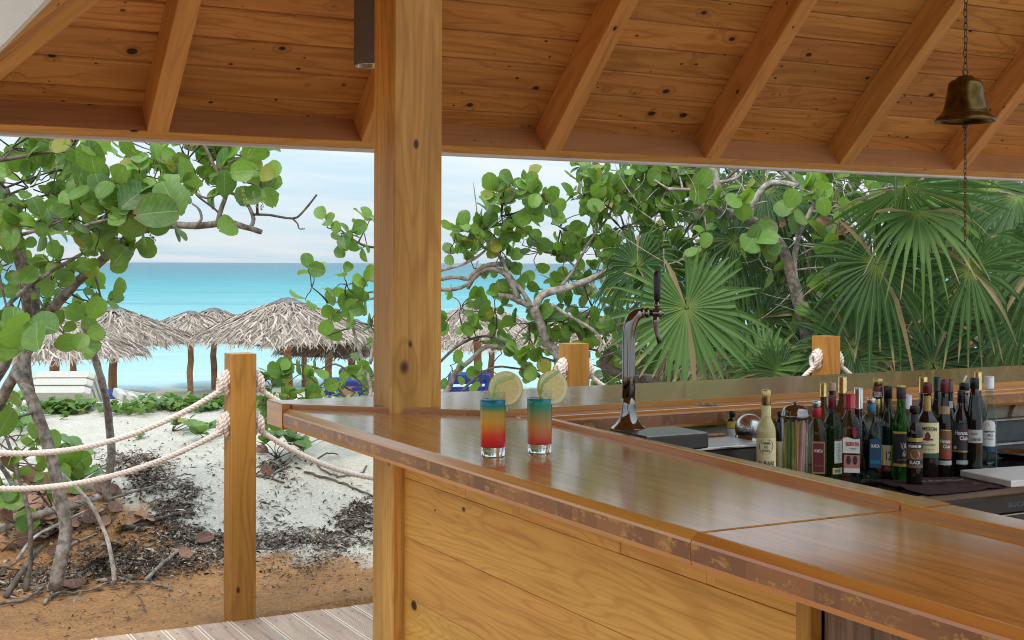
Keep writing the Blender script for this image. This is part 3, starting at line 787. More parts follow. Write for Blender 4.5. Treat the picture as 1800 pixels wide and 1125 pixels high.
def build_loungers():
    y0 = -TH
    for k, (u, v, lb) in enumerate(((101, 693, 'white resin sun lounger lowest in the stack of three by the leaning trunk'), (105, 679, 'white resin sun lounger in the middle of the stack of three by the leaning trunk'), (109, 666, 'white resin sun lounger topmost in the stack of three by the leaning trunk'))):
        p = D(u, v, 15.6 + k * .12); p.z -= .30 + .46
        lounger(lb, p, y0 + .05, R(40), group='white loungers stacked behind the dune')
    p = D(224, 692, 16.2); p.z -= .30 + .16
    lounger('white resin sun lounger lying almost flat right of the slender trunk', p, y0 - 1.2, R(12), group=None)
    p = D(178, 690, 22); p.z -= .62; lounger('blue canvas sun lounger behind the slender grey trunk', p, y0 + .1, R(25), M_BLUE, 'blue loungers on the beach')
    p = D(829, 672, 23); p.z -= .82; lounger('blue canvas sun lounger behind the left cocktail glass', p, y0 + .2, R(55), M_BLUE, 'blue loungers on the beach')
    p = D(604, 674, 24); p.z -= .72; L_ = lounger('blue canvas sun lounger with a person lying in it', p, y0, R(38), M_BLUE, 'blue loungers on the beach')
    # the person: one continuous skinned body lying on the back, head at the raised end
    ca, sa = math.cos(R(38)), math.sin(R(38)); W = WM[L_.name]
    def bk(q, off=.1): return Vector((0, .64 - q * ca + off * sa, .30 + q * sa + off * ca))
    J = [((0, .72, .43), .13), (bk(.22), .14), (bk(.45), .145), (bk(.62), .07), (bk(.72, .13), .085), (bk(.84, .14), .09),
         ((-.10, 1.12, .47), .075), ((-.11, 1.5, .41), .05), ((-.11, 1.62, .47), .035), ((.10, 1.12, .47), .075), ((.11, 1.5, .41), .05), ((.11, 1.62, .47), .035),
         (bk(.5) + Vector((-.2, 0, 0)), .055), (bk(.26) + Vector((-.29, 0, 0)), .042), (bk(.05) + Vector((-.26, .12, .03)), .033),
         (bk(.5) + Vector((.2, 0, 0)), .055), (bk(.26) + Vector((.29, 0, 0)), .042), (bk(.05) + Vector((.26, .12, .03)), .033)]
    E = [(0, 1), (1, 2), (2, 3), (3, 4), (4, 5), (0, 6), (6, 7), (7, 8), (0, 9), (9, 10), (10, 11), (2, 12), (12, 13), (13, 14), (2, 15), (15, 16), (16, 17)]
    me = bpy.data.meshes.new('person'); me.from_pydata([tuple(j[0]) for j in J], E, []); me.materials.append(plain('tanned_skin', (.36, .19, .12), .5))
    o = put('person', me, None, W); sk = o.modifiers.new('skin', 'SKIN'); sk.use_smooth_shade = True
    lay = me.skin_vertices[0] if me.skin_vertices else None
    if lay is None:
        o.modifiers.remove(sk)
        bm = bmesh.new(); bm.from_mesh(me); bm.verts.layers.skin.verify(); bm.to_mesh(me); bm.free(); sk = o.modifiers.new('skin', 'SKIN'); sk.use_smooth_shade = True; lay = me.skin_vertices[0]
    for i, j in enumerate(J): lay.data[i].radius = (j[1], j[1]); lay.data[i].use_root = i == 0
    ss = o.modifiers.new('sub', 'SUBSURF'); ss.levels = 1; ss.render_levels = 2
    tag(o, 'person lying back in a blue lounger, short dark hair showing above it', 'person')
    mb = MB(); mb.smooth = True; c = bk(.83, .125)
    mb.lathe([(.001, -.10), (.06, -.085), (.098, -.03), (.1, .02), (.07, .075), (.001, .1)], 12, Matrix.Translation(c) @ Matrix.Rotation(R(-30), 4, 'X')); 
    hm = mb.build('hair', plain('dark_hair', (.045, .03, .022), .6), o, W)
build_loungers()

# ---------------------------------------------------------------- leaves and bark
def leaf_mat(name, c0, c1, tr, vein=(.30, .40, .16), gloss=.42, tv=.28, spot=.0, edge=None):
    t = NT(name); uv = t.n('ShaderNodeUVMap').outputs[0]; s_ = t.n('ShaderNodeSeparateXYZ', {0: uv}); x, y = s_.outputs[0], s_.outputs[1]
    r = t.math('FRACT', t.math('ADD', t.math('MULTIPLY', t.rnd(), 3.77), t.isl()))
    r2 = t.math('FRACT', t.math('MULTIPLY', r, 17.3))
    ay = t.math('ABSOLUTE', y)
    mid = t.rng(ay, .022, .006)
    side = t.math('PINGPONG', t.math('MULTIPLY', t.math('SUBTRACT', x, t.math('MULTIPLY', ay, .75)), 7.0), .5)
    sv = t.math('MULTIPLY', t.rng(side, .07, .01), .55)
    vm = t.math('MULTIPLY', t.math('MAXIMUM', mid, sv), .55)
    n = t.noise(t.vmath('ADD', uv, t.n('ShaderNodeCombineXYZ', {0: t.math('MULTIPLY', r, 40.), 1: r2, 2: 0.}).outputs[0]), 5, 4, .6)
    c = t.mix(t.math('MULTIPLY_ADD', r, .95, t.math('MULTIPLY', t.math('SUBTRACT', n, .5), .9)), c0, c1)
    c = t.mix(t.rng(r2, .93, .96), c, (.26, .24, .03))
    if spot: c = t.mix(t.math('MULTIPLY', t.rng(n, .62, .72), spot), c, (.11, .06, .03))
    c = t.mix(vm, c, vein)
    if edge:
        q = t.n('ShaderNodeVectorMath', {0: t.n('ShaderNodeCombineXYZ', {0: t.math('MULTIPLY_ADD', x, 2., -1.), 1: t.math('MULTIPLY', y, 2.), 2: 0.})}, operation='LENGTH').outputs['Value']
        em = t.math('MULTIPLY', t.rng(t.math('MULTIPLY_ADD', n, .5, q), 1.08, 1.26), t.rng(t.math('FRACT', t.math('MULTIPLY', r, 5.7)), .55, .75))
        c = t.mix(t.math('MULTIPLY', em, .85), c, edge)
    fr = t.n('ShaderNodeNewGeometry').outputs['Backfacing']
    cb_ = t.mix(.35, c, (.16, .22, .10)); c = t.mix(fr, c, cb_)
    b = t.bump(t.math('SUBTRACT', n, t.math('MULTIPLY', vm, .6)), .25, .01)
    p = t.pbr(c, gloss, 0, b, **{'Specular IOR Level': .45})
    tl = t.n('ShaderNodeBsdfTranslucent', {0: t.mix(.5, tr, t.mix(.5, c, tr))})
    ms = t.n('ShaderNodeMixShader', {0: tv, 1: p, 2: tl})
    return t.out(ms)
M_LEAF = leaf_mat('sea_grape_leaf', (.032, .092, .018), (.185, .345, .045), (.34, .55, .05), spot=.5, tv=.34, edge=(.15, .07, .03))
M_LEAF2 = leaf_mat('vine_leaf', (.055, .13, .025), (.14, .25, .05), (.24, .42, .06))
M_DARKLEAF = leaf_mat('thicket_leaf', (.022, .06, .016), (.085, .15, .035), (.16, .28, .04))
M_DEAD = leaf_mat('dead_leaf', (.11, .045, .03), (.33, .165, .10), (.34, .16, .08), vein=(.42, .24, .15), gloss=.7, tv=.1)
M_BARK = None
def bark(name, a, b, c):
    t = NT(name); p = t.pos(); n = t.noise(p, 26, 5, .65); n2 = t.noise(p, 7, 3, .6); n3 = t.noise(p, 150, 3, .6)
    k = t.mix(t.rng(n, .36, .64), a, b); k = t.mix(t.math('MULTIPLY', t.rng(n2, .5, .68), .6), k, c)
    return t.out(t.pbr(k, .85, 0, t.bump(t.math('ADD', n, t.math('MULTIPLY', n3, .3)), .6, .008)))
M_BARK = bark('grey_bark', (.10, .082, .068), (.30, .265, .235), (.17, .105, .072))
M_BARKD = bark('dark_bark', (.055, .042, .034), (.15, .12, .10), (.10, .07, .05))
M_BARKL = bark('pale_bark', (.20, .165, .14), (.44, .40, .36), (.27, .2, .16))

def leaf_verts(detail, seed):
    rg = random.Random(seed); rows = (0, .05, .18, .38, .6, .8, .94, 1.0) if detail else (0, .1, .35, .68, .92, 1.0)
    cols = (-1, -.55, 0, .55, 1) if detail else (-1, 0, 1)
    fold, curl, wob = rg.uniform(.05, .3), rg.uniform(-.08, .25), rg.uniform(.78, 1.05); wav = rg.uniform(.0, .05); vs = []; uv = []; fs = []
    for i, t in enumerate(rows):
        q = 2 * t - 1; hw = .52 * wob * math.sqrt(max(0, 1 - q * q)) ** .92 + (.06 if i == 0 else .035 if i == len(rows) - 1 else 0)
        for c in cols:
            y = c * hw * (1 + rg.uniform(-.05, .05)); x = t - .09 * abs(c) * (1 if i == 0 else 0) - (.03 * abs(c) if i == len(rows) - 1 else 0)
            z = fold * abs(y) * 1.1 - curl * t * t + wav * math.sin(t * 7 + c * 3) * abs(c) + rg.uniform(-.008, .008)
            vs.append((x, y, z)); uv.append((x, y))
    n = len(cols)
    for i in range(len(rows) - 1):
        for k in range(n - 1): fs.append((i * n + k, (i + 1) * n + k, (i + 1) * n + k + 1, i * n + k + 1))
    return vs, fs, uv
LV_HI = [leaf_verts(True, s) for s in range(7)]
LV_LO = [leaf_verts(False, s) for s in range(5)]
def leaf_mesh(k, mat):
    vs, fs, uv = LV_HI[k]; mb = MB(); mb.smooth = True; mb.add(vs, fs, uv); return mb.mesh('leaf', mat)
LM = {}
def leaf_me(k, mat):
    if (k, mat.name) not in LM: LM[(k, mat.name)] = leaf_mesh(k, mat)
    return LM[(k, mat.name)]
def leafM(o, d, n, s):
    x = Vector(d).normalized(); y = Vector(n).cross(x)
    if y.length < 1e-4: y = axes(x)[1]
    y.normalize(); z = x.cross(y); return frame(x * s, y * s, z * s, o)
def add_leaf(mb, M, lo=True, rg=random):
    vs, fs, uv = rg.choice(LV_LO if lo else LV_HI); mb.add([M @ Vector(p) for p in vs], fs, uv)
def bez(a, b, bend, n=6, rg=random):
    a, b = Vector(a), Vector(b); L = (b - a).length
    c = (a + b) / 2 + Vector((rg.gauss(0, 1), rg.gauss(0, 1), rg.gauss(0, .7) + .3)) * L * bend
    return [a * (1 - t) ** 2 + c * 2 * t * (1 - t) + b * t * t for t in [i / n for i in range(n + 1)]]

class Tree:
    def __init__(s, name, label, cat, base, seed, leafmat=None, barkmat=None):
        s.root = thing(name, label, cat, base); s.sk = []; s.rg = random.Random(seed); s.leaves = []; s.tw = MB(); s.tw.smooth = True
        s.lm = leafmat or M_LEAF; s.bm = barkmat or M_BARK; s.special = []
    def limb(s, pts, r0, r1, part='branch', mat=None, wob=.35):
        """a limb through world points; radii in metres"""
        P = [Vector(p) for p in pts]; out = []
        for i in range(len(P) - 1):                        # Catmull-Rom
            a, b, c, d = P[max(i - 1, 0)], P[i], P[i + 1], P[min(i + 2, len(P) - 1)]; m_ = max(3, int((c - b).length / .05))
            for k in range(m_):
                t = k / m_; out.append(.5 * ((2 * b) + (c - a) * t + (2 * a - 5 * b + 4 * c - d) * t * t + (3 * b - a - 3 * c + d) * t ** 3))
        out.append(P[-1]); n = len(out)
        rad = [(r0 + (r1 - r0) * i / (n - 1)) * (1 + s.rg.uniform(-.09, .09) * wob * 2) for i in range(n)]
        out = [p + Vector((s.rg.gauss(0, 1), s.rg.gauss(0, 1), s.rg.gauss(0, 1))) * rad[i] * .12 * wob for i, p in enumerate(out)]
        mb = MB(); mb.smooth = True; mb.tube(out, rad, 10 if r0 > .02 else 7)
        mb.build(part, mat or s.bm, s.root)
        s.sk += [(p, rad[i]) for i, p in enumerate(out)]
    def px(s, pts, r0, r1, part='branch', mat=None):
        """pts: (u, v, depth); radii in photo pixels"""
        d = sum(p[2] for p in pts) / len(pts); s.limb([D(*p) for p in pts], r0 * d / F, r1 * d / F, part, mat)
    def cluster(s, c, rad, groups, size, spread=1, upb=.35, facing=.25, twr=.0035, attach=True, per=(2, 4), dead=0):
        rg = s.rg; c = Vector(c)
        if attach and s.sk:
            a = min(s.sk, key=lambda q: (q[0] - c).length)[0]
            pts = bez(a, c, .12, 7, rg); s.tw.tube(pts, [twr * 2.0 * (1 - .5 * i / 7) for i in range(8)], 6)
        toc = (Vector((0, 0, H)) - c).normalized()
        for g in range(groups):
            while True:
                q = Vector((rg.uniform(-1, 1), rg.uniform(-1, 1), rg.uniform(-1, 1)))
                if q.length < 1: break
            tip = c + Vector((q.x * rad[0], q.y * rad[0], q.z * rad[1]))
            pts = bez(c + (tip - c) * rg.uniform(0, .2), tip, .15, 4, rg); s.tw.tube(pts, [twr * (1.2 - .1 * i) for i in range(5)], 5)
            ax = ((tip - c).normalized() * .8 + Vector((rg.gauss(0, .45), rg.gauss(0, .45), rg.gauss(0, .45) + upb)) + toc * facing).normalized()
            k = rg.randint(*per); a0 = rg.random() * 6.3
            tip0 = tip; L_ = size * rg.uniform(.5, .95); tip = tip + ax * L_ * .7 + Vector((rg.gauss(0, .02), rg.gauss(0, .02), 0)); s.tw.tube(bez(tip0, tip, .1, 3, rg), [twr * .9, twr * .8, twr * .7, twr * .5], 5)
            ax0 = (tip - tip0).normalized(); end = tip; _, e, f_ = axes(ax0)
            for i in range(k):
                tip = end if i == 0 else tip0.lerp(end, rg.uniform(.0, .9))
                ax = ax0; an = a0 + i * 3.14 + rg.gauss(0, .5); ra = e * math.cos(an) + f_ * math.sin(an)
                d_ = (ra + ax * rg.uniform(.15, .95)).normalized(); nn = (ax - ra * rg.uniform(.2, .8) + toc * facing * .8 + Vector((rg.gauss(0, .25), rg.gauss(0, .25), rg.gauss(0, .25))))
                o = tip + d_ * .012; sz = size * rg.uniform(.68, 1.18)
                s.leaves.append((leafM(o, d_, nn, sz), sz, o, M_DEAD if rg.random() < dead else s.lm))
    def leaf(s, u, v, d, px, roll=None, tilt=.3, mat=None):
        """one leaf placed by itself, about px photo pixels across, facing roughly to the deck"""
        rg = s.rg; o = D(u, v, d); toc = (Vector((0, 0, H)) - o).normalized(); n = (toc + Vector((rg.gauss(0, tilt), rg.gauss(0, tilt), rg.gauss(0, tilt) + .1))).normalized()
        a = roll if roll is not None else rg.random() * 6.28
        e = axes(n)[1]; f_ = n.cross(e); d_ = e * math.cos(a) + f_ * math.sin(a); sz = px * d / F
        s.leaves.append((leafM(o - d_ * sz * .5, d_, n, sz), sz * 1.5, o, mat or s.lm))
    def finish(s, nmax=290):
        L = sorted(s.leaves, key=lambda q: -q[1] / (q[2] - Vector((0, 0, H))).length)
        def vis(q):
            p = q[2]; x = (p.x * CT - p.y * ST) / fdist(p) * F; return -960 < x < 960
        L = [q for q in L if vis(q)] + [q for q in L if not vis(q)]
        Wi = s.root.matrix_basis.inverted()
        for M, sz, o, mt in L[:nmax]:
            ob = bpy.data.objects.new('leaf', leaf_me(s.rg.randrange(7), mt)); COL.objects.link(ob); ob.parent = s.root; ob.matrix_basis = Wi @ M
        if L[nmax:]:
            mb = MB(); mb.smooth = True
            for M, sz, o, mt in L[nmax:]: add_leaf(mb, M, True, s.rg)
            mb.build('leaves', s.lm, s.root)['kind'] = 'stuff'
        if s.tw.v: s.tw.build('twigs', M_BARKD if s.bm is M_BARK else s.bm, s.root)['kind'] = 'stuff'
    def raceme(s, u, v, d, px=30, col=None):
        o = D(u, v, d); L = px * d / F; rg = s.rg; mb = MB(); q = Vector((rg.gauss(0, .25), rg.gauss(0, .25), -1)).normalized()
        pts = [o + q * L * t for t in (0, .33, .66, 1)]; mb.tube(pts, L * .018, 4)
        for i in range(26):
            t = rg.uniform(.12, 1); c = o + q * L * t + Vector((rg.gauss(0, 1), rg.gauss(0, 1), rg.gauss(0, 1))).normalized() * L * .09; r = L * rg.uniform(.028, .05)
            mb.add([c + Vector(x) * r for x in ((1, 0, 0), (-1, 0, 0), (0, 1, 0), (0, -1, 0), (0, 0, 1), (0, 0, -1))], [(0, 2, 4), (2, 1, 4), (1, 3, 4), (3, 0, 4), (2, 0, 5), (1, 2, 5), (3, 1, 5), (0, 3, 5)])
        mb.build('fruit_cluster', M_FRUIT, s.root)
M_FRUIT = plain('green_fruit', (.20, .23, .05), .5, var=.3, sc=60)

# ---- sea grape on the left
t = Tree('sea_grape_tree', 'leaning sea grape tree with several grey trunks and big round leaves at the left edge', 'tree', G(97, 1032), 11)
t.px([(97, 1036, 6.35), (107, 985, 6.35), (116, 930, 6.4), (104, 870, 6.4), (92, 810, 6.4), (72, 745, 6.4), (50, 690, 6.4), (30, 655, 6.45)], 12.5, 9.5, 'trunk')
t.px([(-60, 800, 6.7), (-15, 735, 6.7), (14, 680, 6.65), (42, 628, 6.6), (72, 575, 6.6), (105, 528, 6.55), (150, 483, 6.5), (200, 440, 6.4), (240, 408, 6.3), (295, 396, 6.2), (345, 397, 6.15), (400, 392, 6.1), (430, 399, 6.1), (460, 408, 6.1)], 12, 4.5)
t.px([(52, 690, 6.5), (44, 640, 6.5), (52, 585, 6.5), (45, 520, 6.45), (34, 465, 6.4), (18, 420, 6.3), (2, 375, 6.2), (-18, 330, 6.1)], 10, 6.5)
t.px([(64, 560, 6.7), (58, 510, 6.7), (40, 450, 6.6), (30, 400, 6.6), (10, 330, 6.5)], 9, 6)
t.px([(-30, 690, 6.9), (5, 640, 6.8), (22, 590, 6.8), (30, 560, 6.8)], 14, 10)
t.px([(0, 555, 6.2), (30, 520, 6.2), (70, 490, 6.2), (120, 460, 6.2), (170, 432, 6.2)], 5, 3)
t.px([(382, 396, 6.1), (388, 370, 6.1), (397, 345, 6.1), (398, 330, 6.1), (384, 305, 6.1), (372, 283, 6.1), (358, 250, 6.1), (352, 225, 6.1)], 4.5, 3)
t.px([(440, 400, 6.15), (446, 385, 6.15), (436, 360, 6.15), (420, 345, 6.15), (395, 338, 6.15), (362, 348, 6.1), (345, 338, 6.1)], 4, 1.8)
t.px([(445, 377, 6.0), (475, 378, 5.95), (515, 384, 5.9), (533, 372, 5.9), (557, 342, 5.9)], 2.4, 1.8, mat=M_BARKD)
t.px([(513, 383, 5.9), (523, 393, 5.9), (526, 402, 5.9), (536, 402, 5.9)], 1.7, 1.0, mat=M_BARKD)
t.px([(344, 398, 6.1), (354, 385, 6.1), (350, 368, 6.1), (338, 358, 6.1)], 3.2, 1.8)
t.px([(400, 392, 6.1), (378, 368, 6.1), (350, 347, 6.05), (345, 337, 6.05), (361, 310, 6.0)], 2.2, 1.2, mat=M_BARKD)
t.px([(0, 282, 6.0), (40, 275, 6.0), (80, 268, 6.0), (135, 265, 6.0), (160, 262, 6.0)], 4, 2, mat=M_BARKD)
t.px([(-10, 430, 5.9), (40, 412, 5.9), (78, 402, 5.9)], 4, 3)
t.px([(148, 397, 5.7), (180, 388, 5.7), (225, 378, 5.65), (252, 366, 5.6)], 3, 1.6)
t.px([(128, 243, 6.2), (126, 270, 6.2), (132, 300, 6.2), (148, 335, 6.2)], 3, 1.5)
t.px([(140, 308, 6.2), (110, 345, 6.2), (95, 370, 6.2)], 2, 1.3)
for (u, v, d, ru, rv, n, s_) in [
    (20, 260, 6.2, 60, 40, 9, .15), (75, 245, 6.4, 60, 40, 9, .14), (130, 255, 6.0, 45, 35, 7, .15), (170, 275, 5.9, 35, 45, 5, .17), (225, 248, 6.4, 40, 25, 4, .13), (100, 300, 6.6, 60, 40, 8, .12),
    (50, 330, 6.6, 60, 40, 8, .12), (130, 335, 6.6, 40, 30, 5, .13), (20, 390, 6.4, 45, 45, 7, .14), (75, 395, 6.0, 55, 45, 9, .155), (130, 385, 5.9, 45, 35, 7, .16), (175, 400, 5.9, 40, 35, 6, .17),
    (205, 360, 5.8, 45, 40, 7, .165), (245, 345, 5.7, 35, 40, 6, .19), (280, 365, 5.7, 40, 40, 6, .20), (215, 418, 6.1, 40, 25, 5, .14), (280, 290, 6.3, 40, 45, 6, .14), (300, 320, 6.3, 35, 40, 5, .14),
    (330, 280, 6.3, 30, 40, 4, .13), (370, 265, 6.2, 35, 30, 4, .15), (430, 275, 6.2, 40, 30, 5, .15), (410, 320, 6.1, 30, 25, 3, .14), (455, 330, 6.0, 35, 30, 4, .15), (100, 460, 6.4, 55, 35, 7, .13),
    (45, 480, 6.8, 45, 40, 6, .12), (115, 510, 6.7, 45, 30, 6, .11), (160, 530, 6.6, 35, 30, 4, .13), (180, 545, 6.4, 30, 25, 3, .13), (30, 545, 6.2, 45, 35, 5, .15), (25, 590, 5.8, 55, 30, 4, .20),
    (120, 595, 6.2, 30, 25, 3, .15), (85, 545, 6.9, 40, 30, 4, .11), (-10, 470, 6.3, 40, 80, 8, .14), (-40, 300, 6.3, 60, 100, 10, .14), (10, 740, 6.2, 35, 40, 3, .14), (30, 800, 6.6, 35, 40, 3, .13)]:
    t.cluster(D(u, v, d), (ru * 1.1 * d / F, rv * 1.1 * d / F), max(1, int(n * 1.0 + .5)), min(s_, .16) * .62)
for (u, v, d, px, ro_) in [(396, 321, 5.9, 46, 1.6), (402, 396, 5.95, 42, .4), (446, 343, 5.95, 40, .6), (474, 346, 5.95, 36, 2.0), (448, 262, 6.0, 48, 1), (465, 250, 6.05, 46, .2), (238, 343, 5.6, 62, .8), (300, 345, 5.6, 68, 1.9), (278, 372, 5.5, 74, .2),
    (30, 580, 5.6, 72, .3), (72, 570, 5.6, 60, 2.6), (18, 600, 5.8, 66, 1.2), (118, 602, 5.7, 40, .2), (142, 600, 5.7, 34, 1.2), (212, 448, 5.8, 42, .9), (170, 540, 5.9, 40, 1.1), (168, 248, 5.6, 52, 2.4), (160, 275, 5.6, 58, 1.7), (62, 588, 5.5, 60, 2.1), (10, 740, 5.9, 52, 1)]:
    t.leaf(u, v, d, px, ro_)
for (u, v, px) in ((232, 262, 28), (248, 270, 34), (425, 330, 36), (276, 285, 22), (438, 245, 36), (466, 340, 34), (445, 335, 30), (42, 575, 46), (90, 232, 34), (500, 245, 12), (258, 398, 34), (240, 425, 30)): t.raceme(u, v, 5.75, px)
t.finish(295)

# slender stems beside it
t = Tree('sea_grape_sapling', 'slender grey sapling leaning left in front of the white loungers', 'tree', G(197, 878), 12)
t.px([(196, 884, 7.5), (186, 862, 7.5), (196, 810, 7.5), (193, 760, 7.5), (186, 700, 7.45), (170, 640, 7.4), (158, 600, 7.35), (147, 568, 7.3)], 7.5, 6, 'trunk')
t.px([(163, 622, 7.4), (150, 615, 7.4), (138, 612, 7.4)], 2, 1.2, mat=M_BARKD)
t.finish()
t = Tree('sea_grape_sapling', 'thin bent pale stem rooted by the litter in front of the leaning tree', 'tree', G(202, 1026), 13)
t.px([(202, 1028, 6.3), (197, 985, 6.3), (186, 940, 6.35), (165, 895, 6.4), (140, 862, 6.5), (110, 835, 6.6), (85, 822, 6.7)], 4.2, 3, 'trunk', M_BARKL)
t.finish()
t = Tree('bare_shrub', 'tangle of bare grey stems and dead leaves at the lower left edge', 'shrub', G(45, 1030), 14, barkmat=M_BARK)
t.px([(45, 1040, 6.3), (52, 990, 6.35), (54, 930, 6.4), (48, 890, 6.5), (36, 850, 6.6), (22, 800, 6.7), (8, 760, 6.8)], 5, 3, 'stem', M_BARKD)
t.px([(10, 1050, 6.2), (35, 1010, 6.3), (62, 975, 6.4), (75, 960, 6.5)], 6, 3.5, 'stem', M_BARKD)
t.px([(-20, 940, 6.9), (20, 922, 6.95), (60, 908, 7.0), (93, 897, 7.05), (142, 885, 7.1), (172, 873, 7.2)], 8, 6, 'stem', M_BARKL)
t.px([(-10, 800, 6.9), (18, 845, 6.9), (30, 870, 6.9), (15, 900, 6.9)], 5, 3, 'stem')
t.px([(30, 985, 6.6), (60, 945, 6.7), (110, 918, 6.8), (150, 898, 6.9)], 3.5, 2, 'stem', M_BARKL)
for k in range(26):
    u, v = t.rg.uniform(-15, 150), t.rg.uniform(760, 1030); d = 6.4 + (1030 - v) / 270 * .9
    a = D(u, v, d); t.tw.tube(bez(a, a + Vector((t.rg.gauss(0, .13), t.rg.gauss(0, .13), t.rg.gauss(.02, .11))), .3, 5, t.rg), [.0045, .004, .0035, .003, .0028, .0022], 5)
for (u, v, d, ru, rv, n, s_, dd) in [(20, 860, 6.9, 30, 30, 3, .12, .2), (60, 830, 7.2, 40, 40, 4, .12, .4), (15, 920, 7.0, 30, 25, 3, .12, .6), (100, 815, 7.1, 30, 20, 3, .12, 0)]:
    t.cluster(D(u, v, d), (ru * d / F, rv * d / F), n, s_, dead=dd)
t.finish()

# ---- sea grape right of the main post
t = Tree('sea_grape_tree', 'forked sea grape tree with round leaves between the main post and the beer tap', 'tree', G(1060, 760), 21)
d = 8.4
t.px([(1062, 780, d), (1040, 720, d), (1012, 675, d), (985, 632, d), (966, 605, d), (953, 577, d), (944, 555, d), (938, 540, d)], 9.5, 8.5, 'trunk')
t.px([(938, 545, d), (945, 530, d), (958, 516, d), (985, 509, d), (1015, 500, d), (1045, 488, d), (1075, 472, d), (1110, 455, d)], 8, 5.5, mat=M_BARKL)
t.px([(938, 542, d), (915, 530, d), (895, 522, d), (875, 518, d)], 6.5, 4)
t.px([(935, 540, d), (918, 512, d), (900, 490, d), (888, 470, d), (876, 445, d), (862, 422, d)], 4.5, 2.8)
t.px([(912, 525, d), (900, 500, d), (888, 482, d), (868, 473, d), (850, 476, d), (833, 488, d), (822, 508, d)], 5.5, 3.6)
t.px([(880, 464, d), (858, 466, d), (836, 478, d), (822, 490, d), (800, 487, d), (770, 492, d), (730, 500, d)], 4.5, 3)
t.px([(765, 508, d), (795, 509, d), (818, 502, d), (845, 480, d)], 4, 2.6)
t.px([(775, 475, d), (812, 465, d), (838, 452, d), (856, 436, d), (870, 410, d)], 3, 1.8, mat=M_BARKL)
t.px([(845, 420, d), (840, 390, d), (837, 360, d), (832, 320, d)], 1.8, .8, mat=M_BARKL)
t.px([(985, 505, d), (1005, 480, d), (1022, 450, d), (1040, 420, d), (1070, 380, d), (1083, 350, d)], 3.2, 1.8)
t.px([(876, 445, d), (880, 415, d), (884, 400, d), (882, 380, d)], 2.4, 1.4, mat=M_BARKL)
d = 8.7
t.px([(775, 700, d), (790, 680, d), (800, 655, d), (825, 635, d), (850, 612, d), (870, 608, d), (900, 617, d), (940, 625, d), (975, 635, d)], 5.5, 2.5, 'branch')
t.px([(770, 640, d), (800, 612, d), (840, 592, d), (880, 598, d), (920, 640, d), (950, 665, d)], 2.5, 1.8, mat=M_BARKD)
t.px([(800, 700, d), (835, 665, d), (870, 645, d), (910, 648, d), (950, 652, d)], 2.5, 1.5, mat=M_BARKD)
t.px([(970, 535, 8.2), (1000, 555, 8.2), (1040, 578, 8.2), (1058, 600, 8.2), (1052, 620, 8.2), (1075, 595, 8.2)], 3, 2, mat=M_BARKL)
t.px([(1180, 690, 8.6), (1130, 665, 8.6), (1085, 655, 8.6), (1060, 640, 8.6), (1072, 620, 8.6)], 11, 9, mat=M_BARKD)
for (u, v, d, ru, rv, n, s_) in [
    (800, 410, 8.4, 40, 30, 9, .105), (850, 400, 8.4, 45, 30, 9, .105), (885, 350, 8.3, 35, 35, 8, .115), (935, 350, 8.2, 38, 30, 8, .125), (905, 395, 8.4, 50, 35, 9, .105), (985, 400, 8.6, 50, 40, 9, .10),
    (1025, 345, 8.4, 50, 40, 11, .115), (1075, 345, 8.3, 45, 40, 10, .115), (1040, 300, 8.6, 40, 25, 8, .11), (1090, 400, 8.6, 50, 40, 11, .10), (1040, 430, 8.7, 60, 35, 11, .095), (950, 440, 8.8, 60, 30, 10, .09),
    (880, 440, 8.7, 50, 30, 7, .10), (820, 450, 8.7, 45, 35, 6, .10), (1120, 320, 8.6, 45, 35, 10, .11), (1090, 470, 8.9, 60, 35, 10, .09), (1000, 490, 8.8, 60, 30, 9, .095), (900, 500, 8.7, 60, 25, 6, .10),
    (930, 570, 8.5, 40, 40, 7, .12), (870, 545, 8.7, 50, 30, 6, .10), (810, 540, 8.7, 40, 40, 6, .10), (990, 565, 8.5, 45, 40, 8, .115), (1040, 540, 8.6, 50, 40, 9, .105), (1060, 590, 8.8, 40, 35, 6, .11),
    (840, 600, 8.8, 50, 30, 5, .09), (910, 620, 8.6, 45, 30, 4, .10), (860, 650, 8.8, 50, 35, 4, .10), (795, 650, 8.8, 25, 30, 3, .10), (980, 600, 8.9, 30, 30, 4, .10), (950, 660, 9, 40, 25, 3, .10), (1060, 660, 9, 50, 30, 6, .11)]:
    t.cluster(D(u, v, d), (ru * d / F, rv * d / F), n, s_ * .87, dead=.012)
for (u, v) in ((1065, 345), (1040, 385), (1085, 365), (840, 420)): t.raceme(u, v, 8.1, 26)
t.finish(298)

